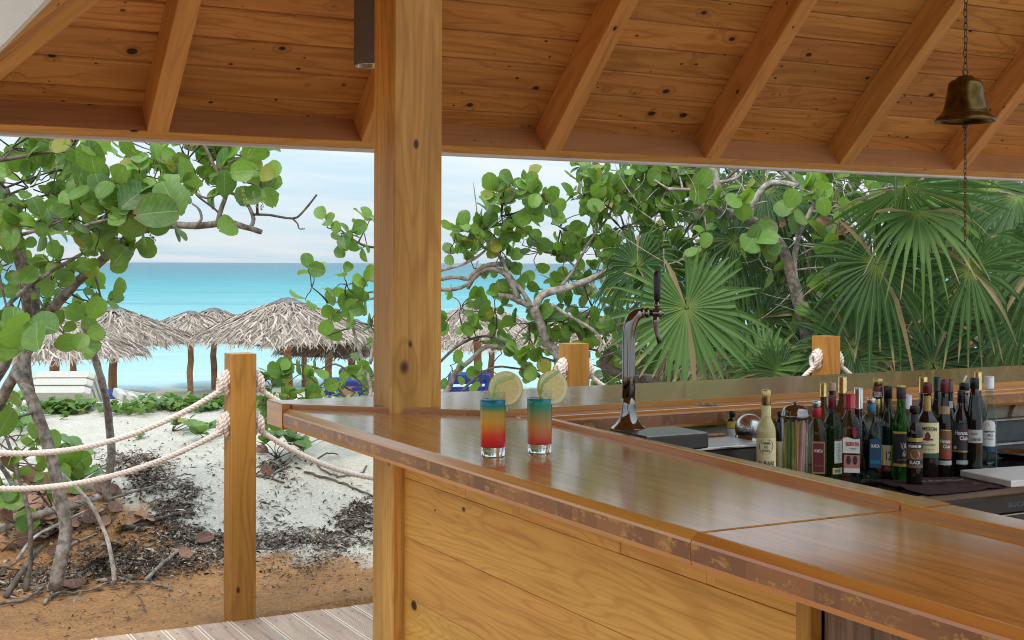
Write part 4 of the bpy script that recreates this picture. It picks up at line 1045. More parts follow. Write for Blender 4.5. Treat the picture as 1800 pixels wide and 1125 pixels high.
t = Tree('sea_grape_shrub', 'low sea grape shrub with bare twigs showing left of the main post', 'shrub', G(640, 735), 22)
d = 8.6
t.px([(640, 745, d), (652, 690, d), (643, 650, d), (630, 610, d), (620, 575, d), (606, 548, d)], 4.5, 2.2, 'stem', M_BARKL)
t.px([(640, 740, d), (600, 690, d), (570, 655, d), (550, 645, d), (515, 640, d), (495, 632, d)], 2.6, 1.4, 'stem', M_BARKD)
t.px([(650, 640, d), (665, 560, d), (670, 525, d), (640, 527, d), (600, 530, d), (575, 532, d)], 3.4, 2, 'stem', M_BARKL)
t.px([(668, 480, d), (672, 440, d), (640, 432, d), (612, 415, d), (600, 405, d)], 2.6, 1.5, 'stem')
t.px([(640, 740, d), (655, 700, d), (620, 660, d), (590, 640, d), (562, 650, d), (566, 655, d)], 2.4, 1.2, 'stem', M_BARKD)
for (u, v, d, ru, rv, n, s_) in [(600, 410, 8.5, 26, 18, 4, .10), (640, 408, 8.6, 25, 30, 5, .10), (575, 400, 8.5, 12, 12, 1, .09), (610, 500, 8.5, 40, 25, 6, .11), (640, 515, 8.6, 30, 35, 6, .11), (548, 505, 8.4, 22, 25, 4, .115), (590, 550, 8.6, 35, 25, 6, .10), (650, 570, 8.6, 30, 30, 5, .10), (640, 620, 8.6, 25, 35, 4, .10),
    (575, 590, 8.6, 15, 15, 2, .09), (535, 655, 8.3, 30, 30, 6, .10), (560, 680, 8.3, 45, 22, 8, .10), (625, 690, 8.6, 45, 20, 8, .10), (480, 680, 8.2, 30, 30, 7, .11), (465, 710, 8.1, 35, 25, 8, .11), (540, 710, 8.2, 60, 20, 7, .10), (660, 660, 8.7, 30, 40, 4, .1)]:
    t.cluster(D(u, v, d), (ru * d / F, rv * d / F), max(1, int(n * (.55 if v > 630 and u > 500 else .8))), s_ * .92)
t.finish(280)

# ---- thick bent trunk among the palms
t = Tree('sea_grape_tree', 'old sea grape tree with thick pale bent limb rising behind the right fence post', 'tree', G(1440, 760), 23, barkmat=M_BARKL)
d = 8.2
t.px([(1445, 780, d), (1440, 700, d), (1428, 640, d), (1416, 580, d), (1402, 525, d), (1392, 485, d), (1381, 450, d), (1366, 424, d), (1343, 404, d), (1318, 387, d), (1287, 377, d), (1259, 369, d), (1232, 365, d)], 12, 9, 'trunk', M_BARK)
t.px([(1317, 386, d), (1322, 362, d), (1336, 338, d), (1352, 323, d), (1375, 322, d), (1404, 326, d)], 6.5, 5)
t.px([(1404, 326, d), (1388, 311, d), (1374, 298, d), (1360, 285, d)], 4, 3)
t.px([(1263, 368, d), (1264, 340, d), (1257, 310, d), (1250, 270, d)], 7.5, 6)
t.px([(1258, 362, d), (1270, 330, d), (1276, 315, d), (1300, 295, d), (1320, 280, d)], 3, 2.2, mat=M_BARKD)
t.px([(1256, 322, d), (1290, 315, d), (1305, 303, d), (1325, 288, d)], 3.5, 2.5)
t.px([(1316, 370, d), (1312, 345, d), (1302, 325, d), (1290, 314, d)], 2.8, 2)
t.px([(1402, 520, d), (1396, 460, d), (1404, 415, d), (1420, 380, d), (1432, 358, d)], 5.5, 4)
t.px([(1175, 332, d), (1215, 333, d), (1250, 330, d)], 3, 2.4)
for (u, v, d, ru, rv, n, s_) in [(1150, 345, 8.5, 40, 40, 10, .11), (1200, 330, 8.4, 40, 35, 9, .115), (1180, 390, 8.7, 45, 40, 10, .10), (1230, 310, 8.5, 30, 25, 5, .12), (1225, 345, 8.2, 22, 18, 3, .12), (1240, 410, 8.9, 40, 30, 7, .10), (1330, 350, 8.8, 45, 30, 5, .11), (1400, 345, 8.1, 25, 25, 3, .12), (1340, 430, 8.0, 25, 20, 2, .14), (1440, 350, 8.3, 30, 30, 6, .12), (1475, 330, 8.6, 30, 30, 5, .12), (1445, 435, 8.0, 12, 12, 1, .14), (1490, 360, 9, 40, 40, 6, .1), (1130, 300, 8.6, 50, 20, 8, .11), (1190, 290, 8.5, 50, 20, 8, .11), (1290, 345, 8.0, 30, 30, 4, .11), (1335, 455, 7.9, 30, 25, 3, .11), (1250, 440, 7.9, 30, 25, 3, .10), (1470, 470, 8.0, 30, 40, 4, .10), (1450, 560, 8.1, 25, 40, 4, .10), (1500, 400, 8.0, 40, 30, 4, .10)]:
    t.cluster(D(u, v, d), (ru * d / F, rv * d / F), n, s_, dead=.01)
for (u, v, px) in ((1478, 413, 46), (1470, 425, 40), (1490, 405, 34), (1448, 395, 30), (1462, 440, 30), (1375, 392, 16)): t.leaf(u, v, 8.0, px, None, .5, M_DEAD)
for (u, v, px, ro_) in ((1332, 418, 48, 1), (1360, 435, 34, .5), (1393, 348, 34, 1), (1449, 437, 38, .2), (1228, 340, 36, 1.5), (1240, 312, 34, 1)): t.leaf(u, v, 7.9, px, ro_)
t.finish(298)
# ---------------------------------------------------------------- fan palms
def palm_mat(nm='palm_frond_shade_tint', a=(.013, .048, .011), b=(.05, .115, .026)):  # default greens are darkened to stand in for canopy shade
    t = NT(nm); uv = t.n('ShaderNodeUVMap').outputs[0]; s_ = t.n('ShaderNodeSeparateXYZ', {0: uv}); x, v = s_.outputs[0], s_.outputs[1]
    i = t.isl(); r = t.rnd()
    c = t.mix(t.math('MULTIPLY_ADD', i, .5, t.math('MULTIPLY', r, .5)), a, b)
    c = t.mix(t.rng(v, .26, .0), c, (.20, .27, .05))
    c = t.mix(t.math('MULTIPLY', t.rng(t.math('ABSOLUTE', x), .25, .02), .45), c, (.22, .32, .10))
    tip = t.math('MULTIPLY', t.rng(t.math('MULTIPLY_ADD', i, .5, v), 1.22, 1.36), .9)
    c = t.mix(tip, c, (.42, .30, .15))
    dry = t.rng(t.math('FRACT', t.math('MULTIPLY', i, 13.7)), .955, .97); c = t.mix(dry, c, (.33, .24, .13))
    n = t.noise(t.vmath('MULTIPLY', uv, (20, 1.5, 1)), 3, 3); c = t.mix(t.math('MULTIPLY', t.rng(n, .4, .7), .3), c, (.03, .07, .02))
    p = t.pbr(c, .5, 0, t.bump(n, .2, .004), **{'Specular IOR Level': .3}); tl = t.n('ShaderNodeBsdfTranslucent', {0: t.mix(.4, c, (.25, .42, .08))})
    return t.out(t.n('ShaderNodeMixShader', {0: .28, 1: p, 2: tl}))
M_PALM = palm_mat(); M_PALM2 = palm_mat('palm_frond_light_tint', (.05, .13, .028), (.15, .26, .065))  # shaded and lit copies of one frond; the light is in the colour
M_PETI = plain('petiole_green', (.16, .19, .06), .45, var=.25, sc=25)
M_DRYP = leaf_mat('dry_frond', (.25, .18, .11), (.45, .36, .24), (.4, .3, .15), vein=(.5, .4, .28), gloss=.8, tv=.12)
def frond(palm, hub, axis, normal, RR, rg, base=None, span=160, n=46, droop=.22, mat=None, split=.58, sag=0):
    """a fan of folded segments round hub; axis = middle of the fan, normal = the face turned to the viewer"""
    hub = Vector(hub); nn = Vector(normal).normalized(); ax = Vector(axis); ax = (ax - nn * ax.dot(nn)).normalized(); sd_ = nn.cross(ax)
    mb = MB(); ang = R(span); st_ = 2 * ang / n
    for k in range(n):
        a = -ang + st_ * (k + .5) + rg.gauss(0, .012); L = RR * (1 - .22 * (abs(a) / ang) ** 2) * rg.uniform(.86, 1.05)
        d = ax * math.cos(a) + sd_ * math.sin(a); q = nn.cross(d); tilt = rg.gauss(0, .05); bendk = droop * rg.uniform(.4, 1.7) * (2.2 if rg.random() < .12 else 1)
        brk = rg.uniform(.62, .8) if rg.random() < .16 else 9
        vs = []; uv = []; u0 = 0
        for j, t_ in enumerate((.03, .22, split, .66, .80, .91, 1.0)):
            r = L * t_; hw = r * math.tan(st_ / 2) * 1.06 if t_ <= split else L * split * math.tan(st_ / 2) * 1.06 * (1 - (t_ - split) / (1.03 - split)) ** .8
            p = hub + d * r + nn * (.10 * r * (1 if t_ < split else 1) * .6 + tilt * r)
            p.z -= bendk * L * max(0, t_ - .3) ** 2.2 * 1.4
            if t_ > brk: f_ = (t_ - brk) * L; p = p - d * f_ * .85; p.z -= f_ * .95
            up_ = nn * hw * .38
            vs += [p - q * hw + up_, p - nn * 0, p + q * hw + up_]; uv += [(-1, t_), (0, t_), (1, t_)]
        fs = []
        for j in range(6): fs += [(j * 3, j * 3 + 1, j * 3 + 4, j * 3 + 3), (j * 3 + 1, j * 3 + 2, j * 3 + 5, j * 3 + 4)]
        mb.add(vs, fs, uv)
    fr = mb.build('frond', mat or M_PALM, palm)
    if base is not None:
        b = Vector(base); mid = (b + hub) / 2 + Vector((0, 0, .12)) - ax * .05; pts = [b * (1 - t_) ** 2 + mid * 2 * t_ * (1 - t_) + hub * t_ * t_ for t_ in [i / 8 for i in range(9)]]
        pm = MB(); pm.smooth = True; pm.tube(pts, [.011 - .0006 * i for i in range(9)], 6); pm.build('petiole', M_PETI, fr)
    return fr
def palm(label, base, specs, seed, dry=6):
    rg = random.Random(seed); b = Vector(base); t = thing('fan_palm', label, 'palm', b); 
    top = b + Vector((rg.gauss(0, .03), rg.gauss(0, .03), .75))
    mb = MB(); mb.smooth = True; mb.tube([b + (top - b) * i / 6 + Vector((rg.gauss(0, .008), rg.gauss(0, .008), 0)) for i in range(7)], [.075 * rg.uniform(.9, 1.1) for _ in range(7)], 10); mb.build('trunk', M_BARKD, t)
    for s_ in specs:
        u, v, d, px, axa, tiltx, tilty = s_[:7]; kw = s_[7] if len(s_) > 7 else {}
        hub = D(u, v, d); toc = (Vector((0, 0, H)) - hub).normalized(); e = Vector((toc.y, -toc.x, 0)).normalized() * -1; upv = e.cross(toc) * -1
        if upv.z < 0: upv = -upv
        nn = (toc + e * tiltx + upv * tilty).normalized(); axv = e * math.cos(R(axa)) + upv * math.sin(R(axa))
        frond(t, hub, axv, nn, px * d / F, rg, top, **kw)
    for k in range(dry):                                   # dead fronds hanging round the trunk
        a = rg.random() * 6.28; hub = top + Vector((math.cos(a) * .22, math.sin(a) * .22, -.05 - .2 * rg.random()))
        f_ = frond(t, hub, Vector((math.cos(a) * .5, math.sin(a) * .5, -1)), Vector((math.cos(a), math.sin(a), .3)), .42, rg, top, 75, 18, .5, M_DRYP); f_['label'] = 'dead brown frond hanging down'
    return t
# e points to the right of the picture: axis angle 0 = right, 90 = up, -90 = down
palm('fan palm with a wide round frond facing the bar right behind the beer tap', G(1235, 760), [
    (1207, 541, 7.5, 152, -80, .05, .12, dict(span=172, n=42, droop=.12, mat=M_PALM2)), (1292, 425, 8.0, 105, 200, .9, .5, dict(droop=.8)), (1120, 470, 8.1, 115, 120, -.9, .5, dict(droop=.5)),
    (1345, 650, 7.9, 120, 60, .3, .5, dict(mat=M_PALM2)), (1165, 470, 8.3, 115, 70, .9, -.7, dict(droop=.5)), (1330, 560, 8.3, 110, 30, .4, .3, {})], 31)
palm('fan palm with a frond leaning towards the right fence post', G(1385, 770), [
    (1398, 602, 8.5, 115, 175, 1.1, .1, dict(droop=.2)), (1370, 655, 7.9, 85, 200, .6, .2, {}), (1345, 330, 8.6, 120, 240, .4, .9, dict(droop=.9)), (1290, 340, 8.8, 120, 250, .2, 1.1, dict(droop=.9)), (1460, 560, 8.4, 110, 20, -.3, .4, {}), (1440, 470, 8.8, 110, 60, .2, .4, dict(droop=.5)),
    (1345, 385, 8.7, 130, 250, -.3, .7, dict(droop=1.1)), (1475, 640, 7.9, 100, 60, 0, .3, {})], 32)
palm('dark fan palm with broad drooping fronds behind the bottles', G(1590, 780), [
    (1590, 327, 7.6, 190, -15, .15, -1.3, dict(droop=.15)), (1612, 373, 7.7, 140, -70, .2, .7, dict(droop=.5, span=120, n=26, split=.45, mat=M_PALM2)), (1540, 462, 7.75, 150, -75, .15, .1, dict(droop=.35, span=165, n=38, split=.48)), (1640, 640, 8.0, 120, 90, .1, .8, {}),
    (1500, 610, 7.9, 130, 130, .2, .4, {}), (1620, 560, 8.2, 130, 60, 0, .2, {}), (1470, 360, 8.6, 120, 250, .1, .8, dict(droop=1.0))], 33)
palm('fan palm filling the right edge with hanging dark fronds', G(1790, 800), [
    (1706, 474, 7.6, 144, -60, -.5, .25, dict(droop=.4, span=160, n=36, split=.48)), (1790, 345, 8.3, 130, -95, -.5, .8, dict(droop=.7, span=110, n=24)), (1800, 560, 7.9, 130, -110, .5, .2, dict(droop=.4, n=32)), (1745, 650, 8.0, 110, 120, 0, .8, {}),
    (1840, 450, 7.9, 150, 190, .6, .2, dict(droop=.5, n=34)), (1740, 330, 8.8, 130, -120, .4, .9, dict(droop=.9, n=26))], 34)

# ---------------------------------------------------------------- the thicket behind, undergrowth, creeping vines
def stuff(mb, name, mats, label, cat):
    o = mb.build(name, mats); return tag(o, label, cat, kind='stuff')
def build_thicket():
    rg = random.Random(41); mb = MB(); mb.smooth = True; tw = MB(); tw.smooth = True; lt = MB(); lt.smooth = True
    def dens(u, v):
        if v < 455 and 1400 < u < 1585 and 300 < v: return .30
        if u < 1160: return .22 if v < 480 else .5
        if u < 1400: return .45 if v < 470 else .75
        if 1290 < u < 1420 and 500 < v < 640: return .35
        return 1.0
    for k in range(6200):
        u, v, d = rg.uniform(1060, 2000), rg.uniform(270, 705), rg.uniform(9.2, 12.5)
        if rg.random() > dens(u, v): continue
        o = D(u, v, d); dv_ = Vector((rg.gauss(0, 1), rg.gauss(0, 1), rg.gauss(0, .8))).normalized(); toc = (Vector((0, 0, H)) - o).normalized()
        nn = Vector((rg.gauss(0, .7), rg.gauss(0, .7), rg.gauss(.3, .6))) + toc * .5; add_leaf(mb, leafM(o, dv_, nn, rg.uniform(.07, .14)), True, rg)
    for k in range(620):
        u, v, d = rg.uniform(1080, 1960), rg.uniform(300, 720), rg.uniform(8.6, 12)
        a = D(u, v, d); b = a + Vector((rg.gauss(0, .3), rg.gauss(0, .3), rg.gauss(.05, .3))); tw.tube(bez(a, b, .2, 5, rg), [rg.uniform(.003, .011) * (1 - .1 * i) for i in range(6)], 5)
    for k in range(26):
        u = rg.uniform(1150, 1950); a = D(u, 800, rg.uniform(9, 11.5)); b = a + Vector((rg.gauss(0, .6), rg.gauss(0, .4), rg.uniform(1.2, 2.2))); tw.tube(bez(a, b, .15, 8, rg), [.03 - .0025 * i for i in range(9)], 7)
    for k in range(230):
        u, v, d = rg.uniform(1110, 1900), rg.uniform(330, 680), rg.uniform(7.75, 8.6); a = D(u, v, d); q = Vector((rg.gauss(0, 1), rg.gauss(0, .5), rg.gauss(0, .8))).normalized() * rg.uniform(.12, .5); b = a + q
        if b.y < 6.3: continue
        lt.tube(bez(a, b, .22, 6, rg), [rg.uniform(.002, .0045) * (1 - .1 * i) for i in range(7)], 5)
    stuff(lt, 'pale_twigs', M_BARKL, 'pale dry twigs and old palm stalks hanging among the fan palms', 'twigs')
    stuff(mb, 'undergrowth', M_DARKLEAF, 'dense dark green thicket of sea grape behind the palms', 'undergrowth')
    stuff(tw, 'dry_twigs', M_BARK, 'bare grey twigs tangled through the thicket behind the palms', 'twigs')
    # brown dead leaves caught low in it
    dm = MB(); dm.smooth = True
    for k in range(420):
        u, v, d = rg.uniform(1420, 1950), rg.uniform(520, 720), rg.uniform(8.4, 11); o = D(u, v, d)
        add_leaf(dm, leafM(o, Vector((rg.gauss(0, 1), rg.gauss(0, 1), rg.gauss(-.4, .6))), Vector((rg.gauss(0, 1), rg.gauss(0, 1), .4)), rg.uniform(.06, .12)), True, rg)
    stuff(dm, 'dead_foliage', M_DEAD, 'brown withered leaves caught low in the thicket', 'dead leaves')
build_thicket()
def build_vines():
    rg = random.Random(43); mb = MB(); mb.smooth = True
    def clump(p, n, s_, h):
        for i in range(n):
            a = rg.random() * 6.28; o = p + Vector((rg.gauss(0, .05), rg.gauss(0, .05), rg.uniform(.0, h)))
            dv_ = Vector((math.cos(a), math.sin(a), rg.uniform(.2, 1.3))); add_leaf(mb, leafM(o, dv_, Vector((-math.cos(a), -math.sin(a), 1.2)) + Vector((rg.gauss(0, .4), rg.gauss(0, .4), 0)), s_ * rg.uniform(.7, 1.25)), True, rg)
    for u0, u1, v0, v1, n in ((-60, 60, 705, 760, 40), (60, 250, 716, 730, 60), (250, 420, 706, 724, 85), (400, 660, 700, 735, 90), (440, 500, 700, 750, 30), (660, 1100, 695, 730, 120)):
        for k in range(n):
            u, v = rg.uniform(u0, u1), rg.uniform(v0, v1); p = G(u, v); clump(p, rg.randint(3, 8), .055, .05)
    stuff(mb, 'ground_vines', M_LEAF2, 'low bright green creeping vines along the crest of the sand dune', 'vines')
build_vines()
def plant(label, u, v, n, s_, h, seed, spread=.09, red=0):
    rg = random.Random(seed); p = G(u, v); t = thing('dune_plant', label, 'plant', p)
    sm = MB(); sm.smooth = True
    for k in range(max(1, n // 4)):
        tip = p + Vector((rg.gauss(0, spread), rg.gauss(0, spread), h * rg.uniform(.5, 1.1))); sm.tube(bez(p, tip, .15, 4, rg), [.004, .0035, .003, .0025, .002], 5)
        for i in range(4):
            a = rg.random() * 6.28; d_ = Vector((math.cos(a), math.sin(a), rg.uniform(.1, 1.1))); nn = Vector((-math.cos(a) * .7, -math.sin(a) * .7, 1)) + Vector((0, -.8, .2)) * rg.random()
            M = leafM(tip + Vector((0, 0, rg.uniform(-.03, .02))), d_, nn, s_ * rg.uniform(.7, 1.2))
            ob = put('leaf', leaf_me(rg.randrange(7), M_DEAD if rg.random() < red else M_LEAF2), t, M)
    sm.build('stem', M_BARKD, t); return t
plant('bright sea grape seedling with upright leaves behind the lower rope', 146, 868, 12, .13, .13, 51, .05)
plant('small leafy plant on the bare sand left of the fence post', 303, 758, 20, .07, .07, 52, .10)
plant('pair of round light leaves just left of the fence post', 366, 772, 8, .10, .09, 53, .06)
plant('leafy seedling with reddish dead leaves right of the fence post', 487, 806, 26, .095, .16, 54, .13, .18)
plant('green seedling with one red leaf in front of the bar corner', 520, 772, 12, .075, .06, 55, .08, .12)
plant('dark leafed seedling under the bar edge left of the main post', 592, 776, 8, .08, .03, 56, .07)
plant('tiny plant on the sand left of the slender sapling', 106, 738, 6, .055, .04, 57, .04)
plant('tiny plant on the sand below the bare left post rope', 248, 770, 5, .045, .03, 58, .03)
plant('leafy plant at the left edge under the upper rope', 28, 775, 14, .12, .22, 59, .12)
plant('yellowish green sprig with big leaf under the upper rope', 104, 812, 8, .13, .10, 60, .07)
plant('vine with round leaves at the foot of the fence post, behind it', 466, 742, 22, .10, .14, 61, .14)

# ---------------------------------------------------------------- litter
def litter_mat():
    t = NT('plant_litter'); i = t.isl()
    c = t.ramp(i, [(0, (.025, .017, .013)), (.4, (.07, .045, .032)), (.7, (.14, .095, .068)), (.9, (.27, .20, .15)), (1, (.45, .38, .31))])
    return t.out(t.pbr(c, .9))
M_LIT = litter_mat()
def build_litter():
    rg = random.Random(61); mb = MB()
    def piece(p, s_):
        a = rg.random() * 6.28; d_ = Vector((math.cos(a), math.sin(a), rg.gauss(0, .25))).normalized(); w_ = Vector((-math.sin(a), math.cos(a), rg.gauss(0, .5)))
        L, W_ = s_ * rg.choice((.5, .8, 1, 1.3, 1.8, 2.6)) * rg.uniform(.7, 1.2), s_ * rg.uniform(.07, .26); z = Vector((0, 0, rg.uniform(.1, .35) * s_))
        p = p + Vector((0, 0, rg.uniform(0, .012)))
        mb.add([p - d_ * L / 2, p + w_ * W_ + z * .6, p + d_ * L / 2, p - w_ * W_ + z], [(0, 1, 3), (1, 2, 3)])
    B = [(240, 815, 60, 22, 420, .035), (262, 845, 40, 25, 380, .035), (305, 895, 42, 22, 330, .03), (330, 865, 26, 16, 140, .03), (300, 935, 60, 22, 260, .035), (380, 950, 60, 18, 200, .03), (470, 905, 40, 35, 60, .03), (470, 955, 60, 15, 200, .03),
         (570, 952, 80, 18, 340, .032), (620, 920, 35, 22, 260, .035), (640, 895, 25, 15, 140, .035), (520, 938, 60, 15, 110, .03), (250, 985, 110, 30, 900, .03), (180, 1005, 80, 25, 420, .03), (340, 985, 70, 25, 420, .028), (400, 965, 50, 20, 220, .028),
         (60, 1020, 90, 30, 420, .035), (550, 985, 110, 22, 300, .022), (500, 1010, 120, 22, 120, .022), (300, 1040, 140, 25, 120, .02), (150, 1090, 150, 30, 90, .02), (560, 870, 90, 50, 45, .03), (300, 800, 90, 50, 60, .028), (390, 830, 50, 50, 60, .026), (500, 845, 40, 40, 60, .03),
         (120, 920, 110, 40, 260, .04), (40, 900, 60, 60, 200, .04), (480, 825, 30, 16, 140, .035), (560, 1040, 100, 15, 40, .018), (350, 700, 300, 8, 40, .03)]
    for u, v, ru, rv, n, s_ in B:
        for k in range(int(n * 1.55)):
            uu, vv = rg.gauss(u, ru * .55), rg.gauss(v, rv * .55)
            p = G(uu, min(1120, vv)); 
            if p.y > 5.74: piece(p, s_)
    stuff(mb, 'leaf_litter', M_LIT, 'dark dry leaf and twig litter strewn over sand at the dune foot', 'litter')
    pm = MB(); pm.smooth = True
    for k in range(48):
        p = G(rg.gauss(110, 75), rg.gauss(905, 32), rg.uniform(.005, .05)); a = rg.random() * 6.28
        add_leaf(pm, leafM(p, Vector((math.cos(a), math.sin(a), rg.gauss(.1, .3))), Vector((rg.gauss(0, .5), rg.gauss(-.3, .5), 1)), rg.uniform(.07, .13)), True, rg)
    stuff(pm, 'fallen_leaves', M_DEAD, 'heap of reddish brown fallen sea grape leaves under the leaning tree', 'fallen leaves')
build_litter()
def stick(label, pts, r0, r1, mat=None, lift=.012, arch=0):
    P = [G(u, v, lift) for u, v in pts]; n = len(P)
    if arch:
        for i in range(1, n - 1): P[i].z += arch * math.sin(math.pi * i / (n - 1))
    rg = random.Random(len(label)); out = []
    for a, b in zip(P, P[1:]):
        for k in range(4): out.append(a.lerp(b, k / 4) + Vector((rg.gauss(0, .004), rg.gauss(0, .004), rg.gauss(0, .002))))
    out.append(P[-1]); mb = MB(); mb.smooth = True; m_ = len(out); mb.tube(out, [r0 + (r1 - r0) * i / (m_ - 1) for i in range(m_)], 6)
    return tag(mb.build('fallen_twig', mat or M_BARK), label, 'twig', 'fallen twigs on the sand')
stick('thick dark stick lying on the sand left of the fence post', [(212, 933), (245, 927), (290, 913), (318, 905), (342, 907)], .016, .011, M_BARKD)
stick('grey stick leaning out of the dark litter left of the fence post', [(257, 1024), (280, 1008), (301, 992), (324, 967)], .011, .009, arch=.03)
stick('long curved thin twig running up the sand from the sapling foot', [(191, 883), (228, 880), (266, 875), (300, 860), (325, 846), (336, 838)], .008, .004, arch=.05)
stick('long grey twig across the front of the litter at the lower left', [(0, 1067), (47, 1058), (77, 1036), (105, 1024), (130, 1016), (165, 1000)], .008, .005)
stick('bent grey twig on the brown soil below the red fallen leaf', [(79, 1064), (100, 1047), (125, 1046), (152, 1043), (194, 1028)], .009, .005)
stick('short pale twig pointing right on the brown soil', [(208, 1018), (233, 1029), (268, 1028), (303, 1041)], .006, .004)
stick('long dark twig slanting down the sand beside the main post', [(535, 832), (565, 841), (590, 848), (616, 858), (655, 876)], .008, .006, M_BARKD)
stick('dark twig arching out of the sand below the bar corner', [(545, 820), (572, 813), (594, 803)], .006, .004, M_BARKD, arch=.05)
stick('curved dark twig with upturned ends near the main post', [(557, 820), (576, 835), (594, 842), (614, 838), (638, 834), (645, 822)], .006, .005, M_BARKD)
stick('bent pale twig beside the seedling right of the fence post', [(478, 840), (497, 826), (510, 812), (511, 796), (505, 788)], .006, .004, M_BARKL)
stick('straight pale twig across the sand under the lower rope', [(515, 806), (542, 791), (573, 769)], .006, .005, M_BARKL, arch=.03)
stick('grey branching twig among the litter under the leaning tree', [(120, 963), (150, 950), (170, 942)], .007, .004, M_BARKL)
stick('dark stick end poking from the sand right of the fence post', [(446, 838), (470, 842), (500, 852)], .008, .006, M_BARKD)
stick('thin upright dark twig in the brown soil', [(245, 1052), (252, 1068), (256, 1080)], .004, .003, M_BARKD)
def fallen(label, u, v, s_, a, seed, tilt=.9):
    rg = random.Random(seed); p = G(u, v, .02); d_ = Vector((math.cos(a), math.sin(a), .35)); M = leafM(p, d_, Vector((-.1, -tilt, .7)), s_)
    o = put('fallen_leaf', leaf_me(seed % 7, M_DEAD), None, M); return tag(o, label, 'fallen leaf', 'single fallen leaves')
fallen('large round red brown leaf standing on the soil left of the bent stem', 131, 1040, .115, 1.5, 1, 1.4)
fallen('pinkish leaf lying on the litter just left of the fence post', 346, 958, .10, .1, 2, .5)
fallen('dark red leaf on edge in the litter left of the fence post', 318, 985, .08, .6, 3)
fallen('curled brown leaf by the dark stick on the sand', 197, 905, .09, 1.0, 4)
fallen('pink underside leaf lying near the left edge of the soil', 32, 963, .13, .2, 5, .5)
fallen('orange red leaf under the left tree by the bare stem', 40, 948, .09, 1.2, 6)
fallen('red upright leaf on the sand below the bar corner', 520, 768, .07, 1.9, 7, 1.2)
fallen('brown curled leaf at the foot of the seedling right of the fence post', 462, 838, .09, .5, 8)
fallen('reddish leaf half buried beside the seedling right of the fence post', 470, 800, .09, 2.5, 9)
# ---------------------------------------------------------------- lettering and labels
EH = Vector((CT, -ST, 0))
def text_geo(s, w_, h, bold=.012):
    """flat lettering as (verts, faces), centred, w_ wide and h tall"""
    cu = bpy.data.curves.new('lettering', 'FONT'); cu.body = s; cu.align_x = 'CENTER'; cu.resolution_u = 2; cu.offset = bold
    o = bpy.data.objects.new('lettering', cu); COL.objects.link(o)
    ev = o.evaluated_get(bpy.context.evaluated_depsgraph_get()); me = ev.to_mesh()
    vs = [v.co.copy() for v in me.vertices]; fs = [list(p.vertices) for p in me.polygons]; ev.to_mesh_clear()
    bpy.data.objects.remove(o); bpy.data.curves.remove(cu)
    x0, x1 = min(v.x for v in vs), max(v.x for v in vs); y0, y1 = min(v.y for v in vs), max(v.y for v in vs)
    return [((v.x - (x0 + x1) / 2) / (x1 - x0) * w_, (v.y - (y0 + y1) / 2) / (y1 - y0) * h) for v in vs], fs
INK = {}
def ink(name, c, rough=.5, metal=0):
    if name not in INK: INK[name] = plain('print_' + name, c, rough, metal, var=.05, sc=80)
    return INK[name]
WHITE = ink('white', (.78, .77, .74)); CREAM = ink('cream', (.70, .62, .34)); BLACK = ink('black', (.012, .012, .013)); RED = ink('red', (.42, .02, .025)); GOLD = ink('gold', (.50, .33, .11), .35, .6)
MAROON = ink('maroon', (.17, .02, .03)); TAN = ink('tan', (.36, .24, .13)); NAVY = ink('navy', (.02, .07, .14)); BROWN = ink('brown', (.20, .085, .035)); YEL = ink('yellow', (.66, .48, .06)); DGREEN = ink('dark_green', (.02, .07, .04)); CHAR = ink('charcoal', (.035, .035, .045)); GREYL = ink('grey', (.42, .43, .42)); PINK = ink('pale_red', (.6, .2, .16))

def glass(name, col, rough=.03, ior=1.33, tr=1.0):
    t = NT(name); n = t.noise(t.obj(), 30, 2)
    c = t.mix(t.rng(n, .3, .7), [x * .93 for x in col], col)
    return t.out(t.pbr(c, rough, 0, None, **{'Transmission Weight': tr, 'IOR': ior}))
def thin_glass(name, tint, ref=.9):
    t = NT(name); n = t.noise(t.obj(), 40, 2); lw = t.n('ShaderNodeLayerWeight', {0: .5}).outputs['Facing']
    tr = t.n('ShaderNodeBsdfTransparent', {0: t.mix(t.rng(n, .3, .7), [x * .94 for x in tint], tint)}); gl = t.n('ShaderNodeBsdfGlossy', {0: (ref, ref, ref, 1), 1: .03})
    return t.out(t.n('ShaderNodeMixShader', {0: t.math('MULTIPLY_ADD', t.math('POWER', lw, 4.0), .65, .02), 1: tr, 2: gl}))
G_CLEAR = thin_glass('clear_glass', (.80, .88, .84))
G_GREEN = glass('green_glass', (.06, .30, .04), .03, 1.3, .9)
G_OLIVE = glass('olive_glass', (.05, .13, .02), .03, 1.3, .85)
G_DARK = glass('dark_glass', (.010, .006, .004), .06, 1.5, 0)
G_BLACKG = glass('near_black_green_glass', (.004, .012, .008), .05, 1.5, 0)
G_AMBER = glass('amber_glass', (.35, .13, .03), .03, 1.3, .9)
G_CREAM = glass('cream_filled_glass', (.52, .45, .20), .06, 1.5, 0)
C_GOLD = plain('gold_foil', (.55, .40, .15), .28, .9, var=.2, sc=90); C_RED = plain('red_cap', (.42, .015, .03), .3); C_MAR = plain('maroon_cap', (.13, .015, .02), .3); C_SIL = plain('silver_cap', (.55, .55, .55), .25, .95); C_BLUE = plain('blue_cap', (.02, .18, .30), .3)
C_BLK = plain('black_cap', (.01, .01, .012), .3); C_WHT = plain('white_cap', (.72, .72, .72), .4); C_BEI = plain('beige_cap', (.45, .32, .22), .5); C_GRN = plain('dark_green_cap', (.012, .05, .035), .35); C_BRN = plain('brown_cap', (.17, .06, .03), .35)
BZ = .8905                                              # top of the back bench
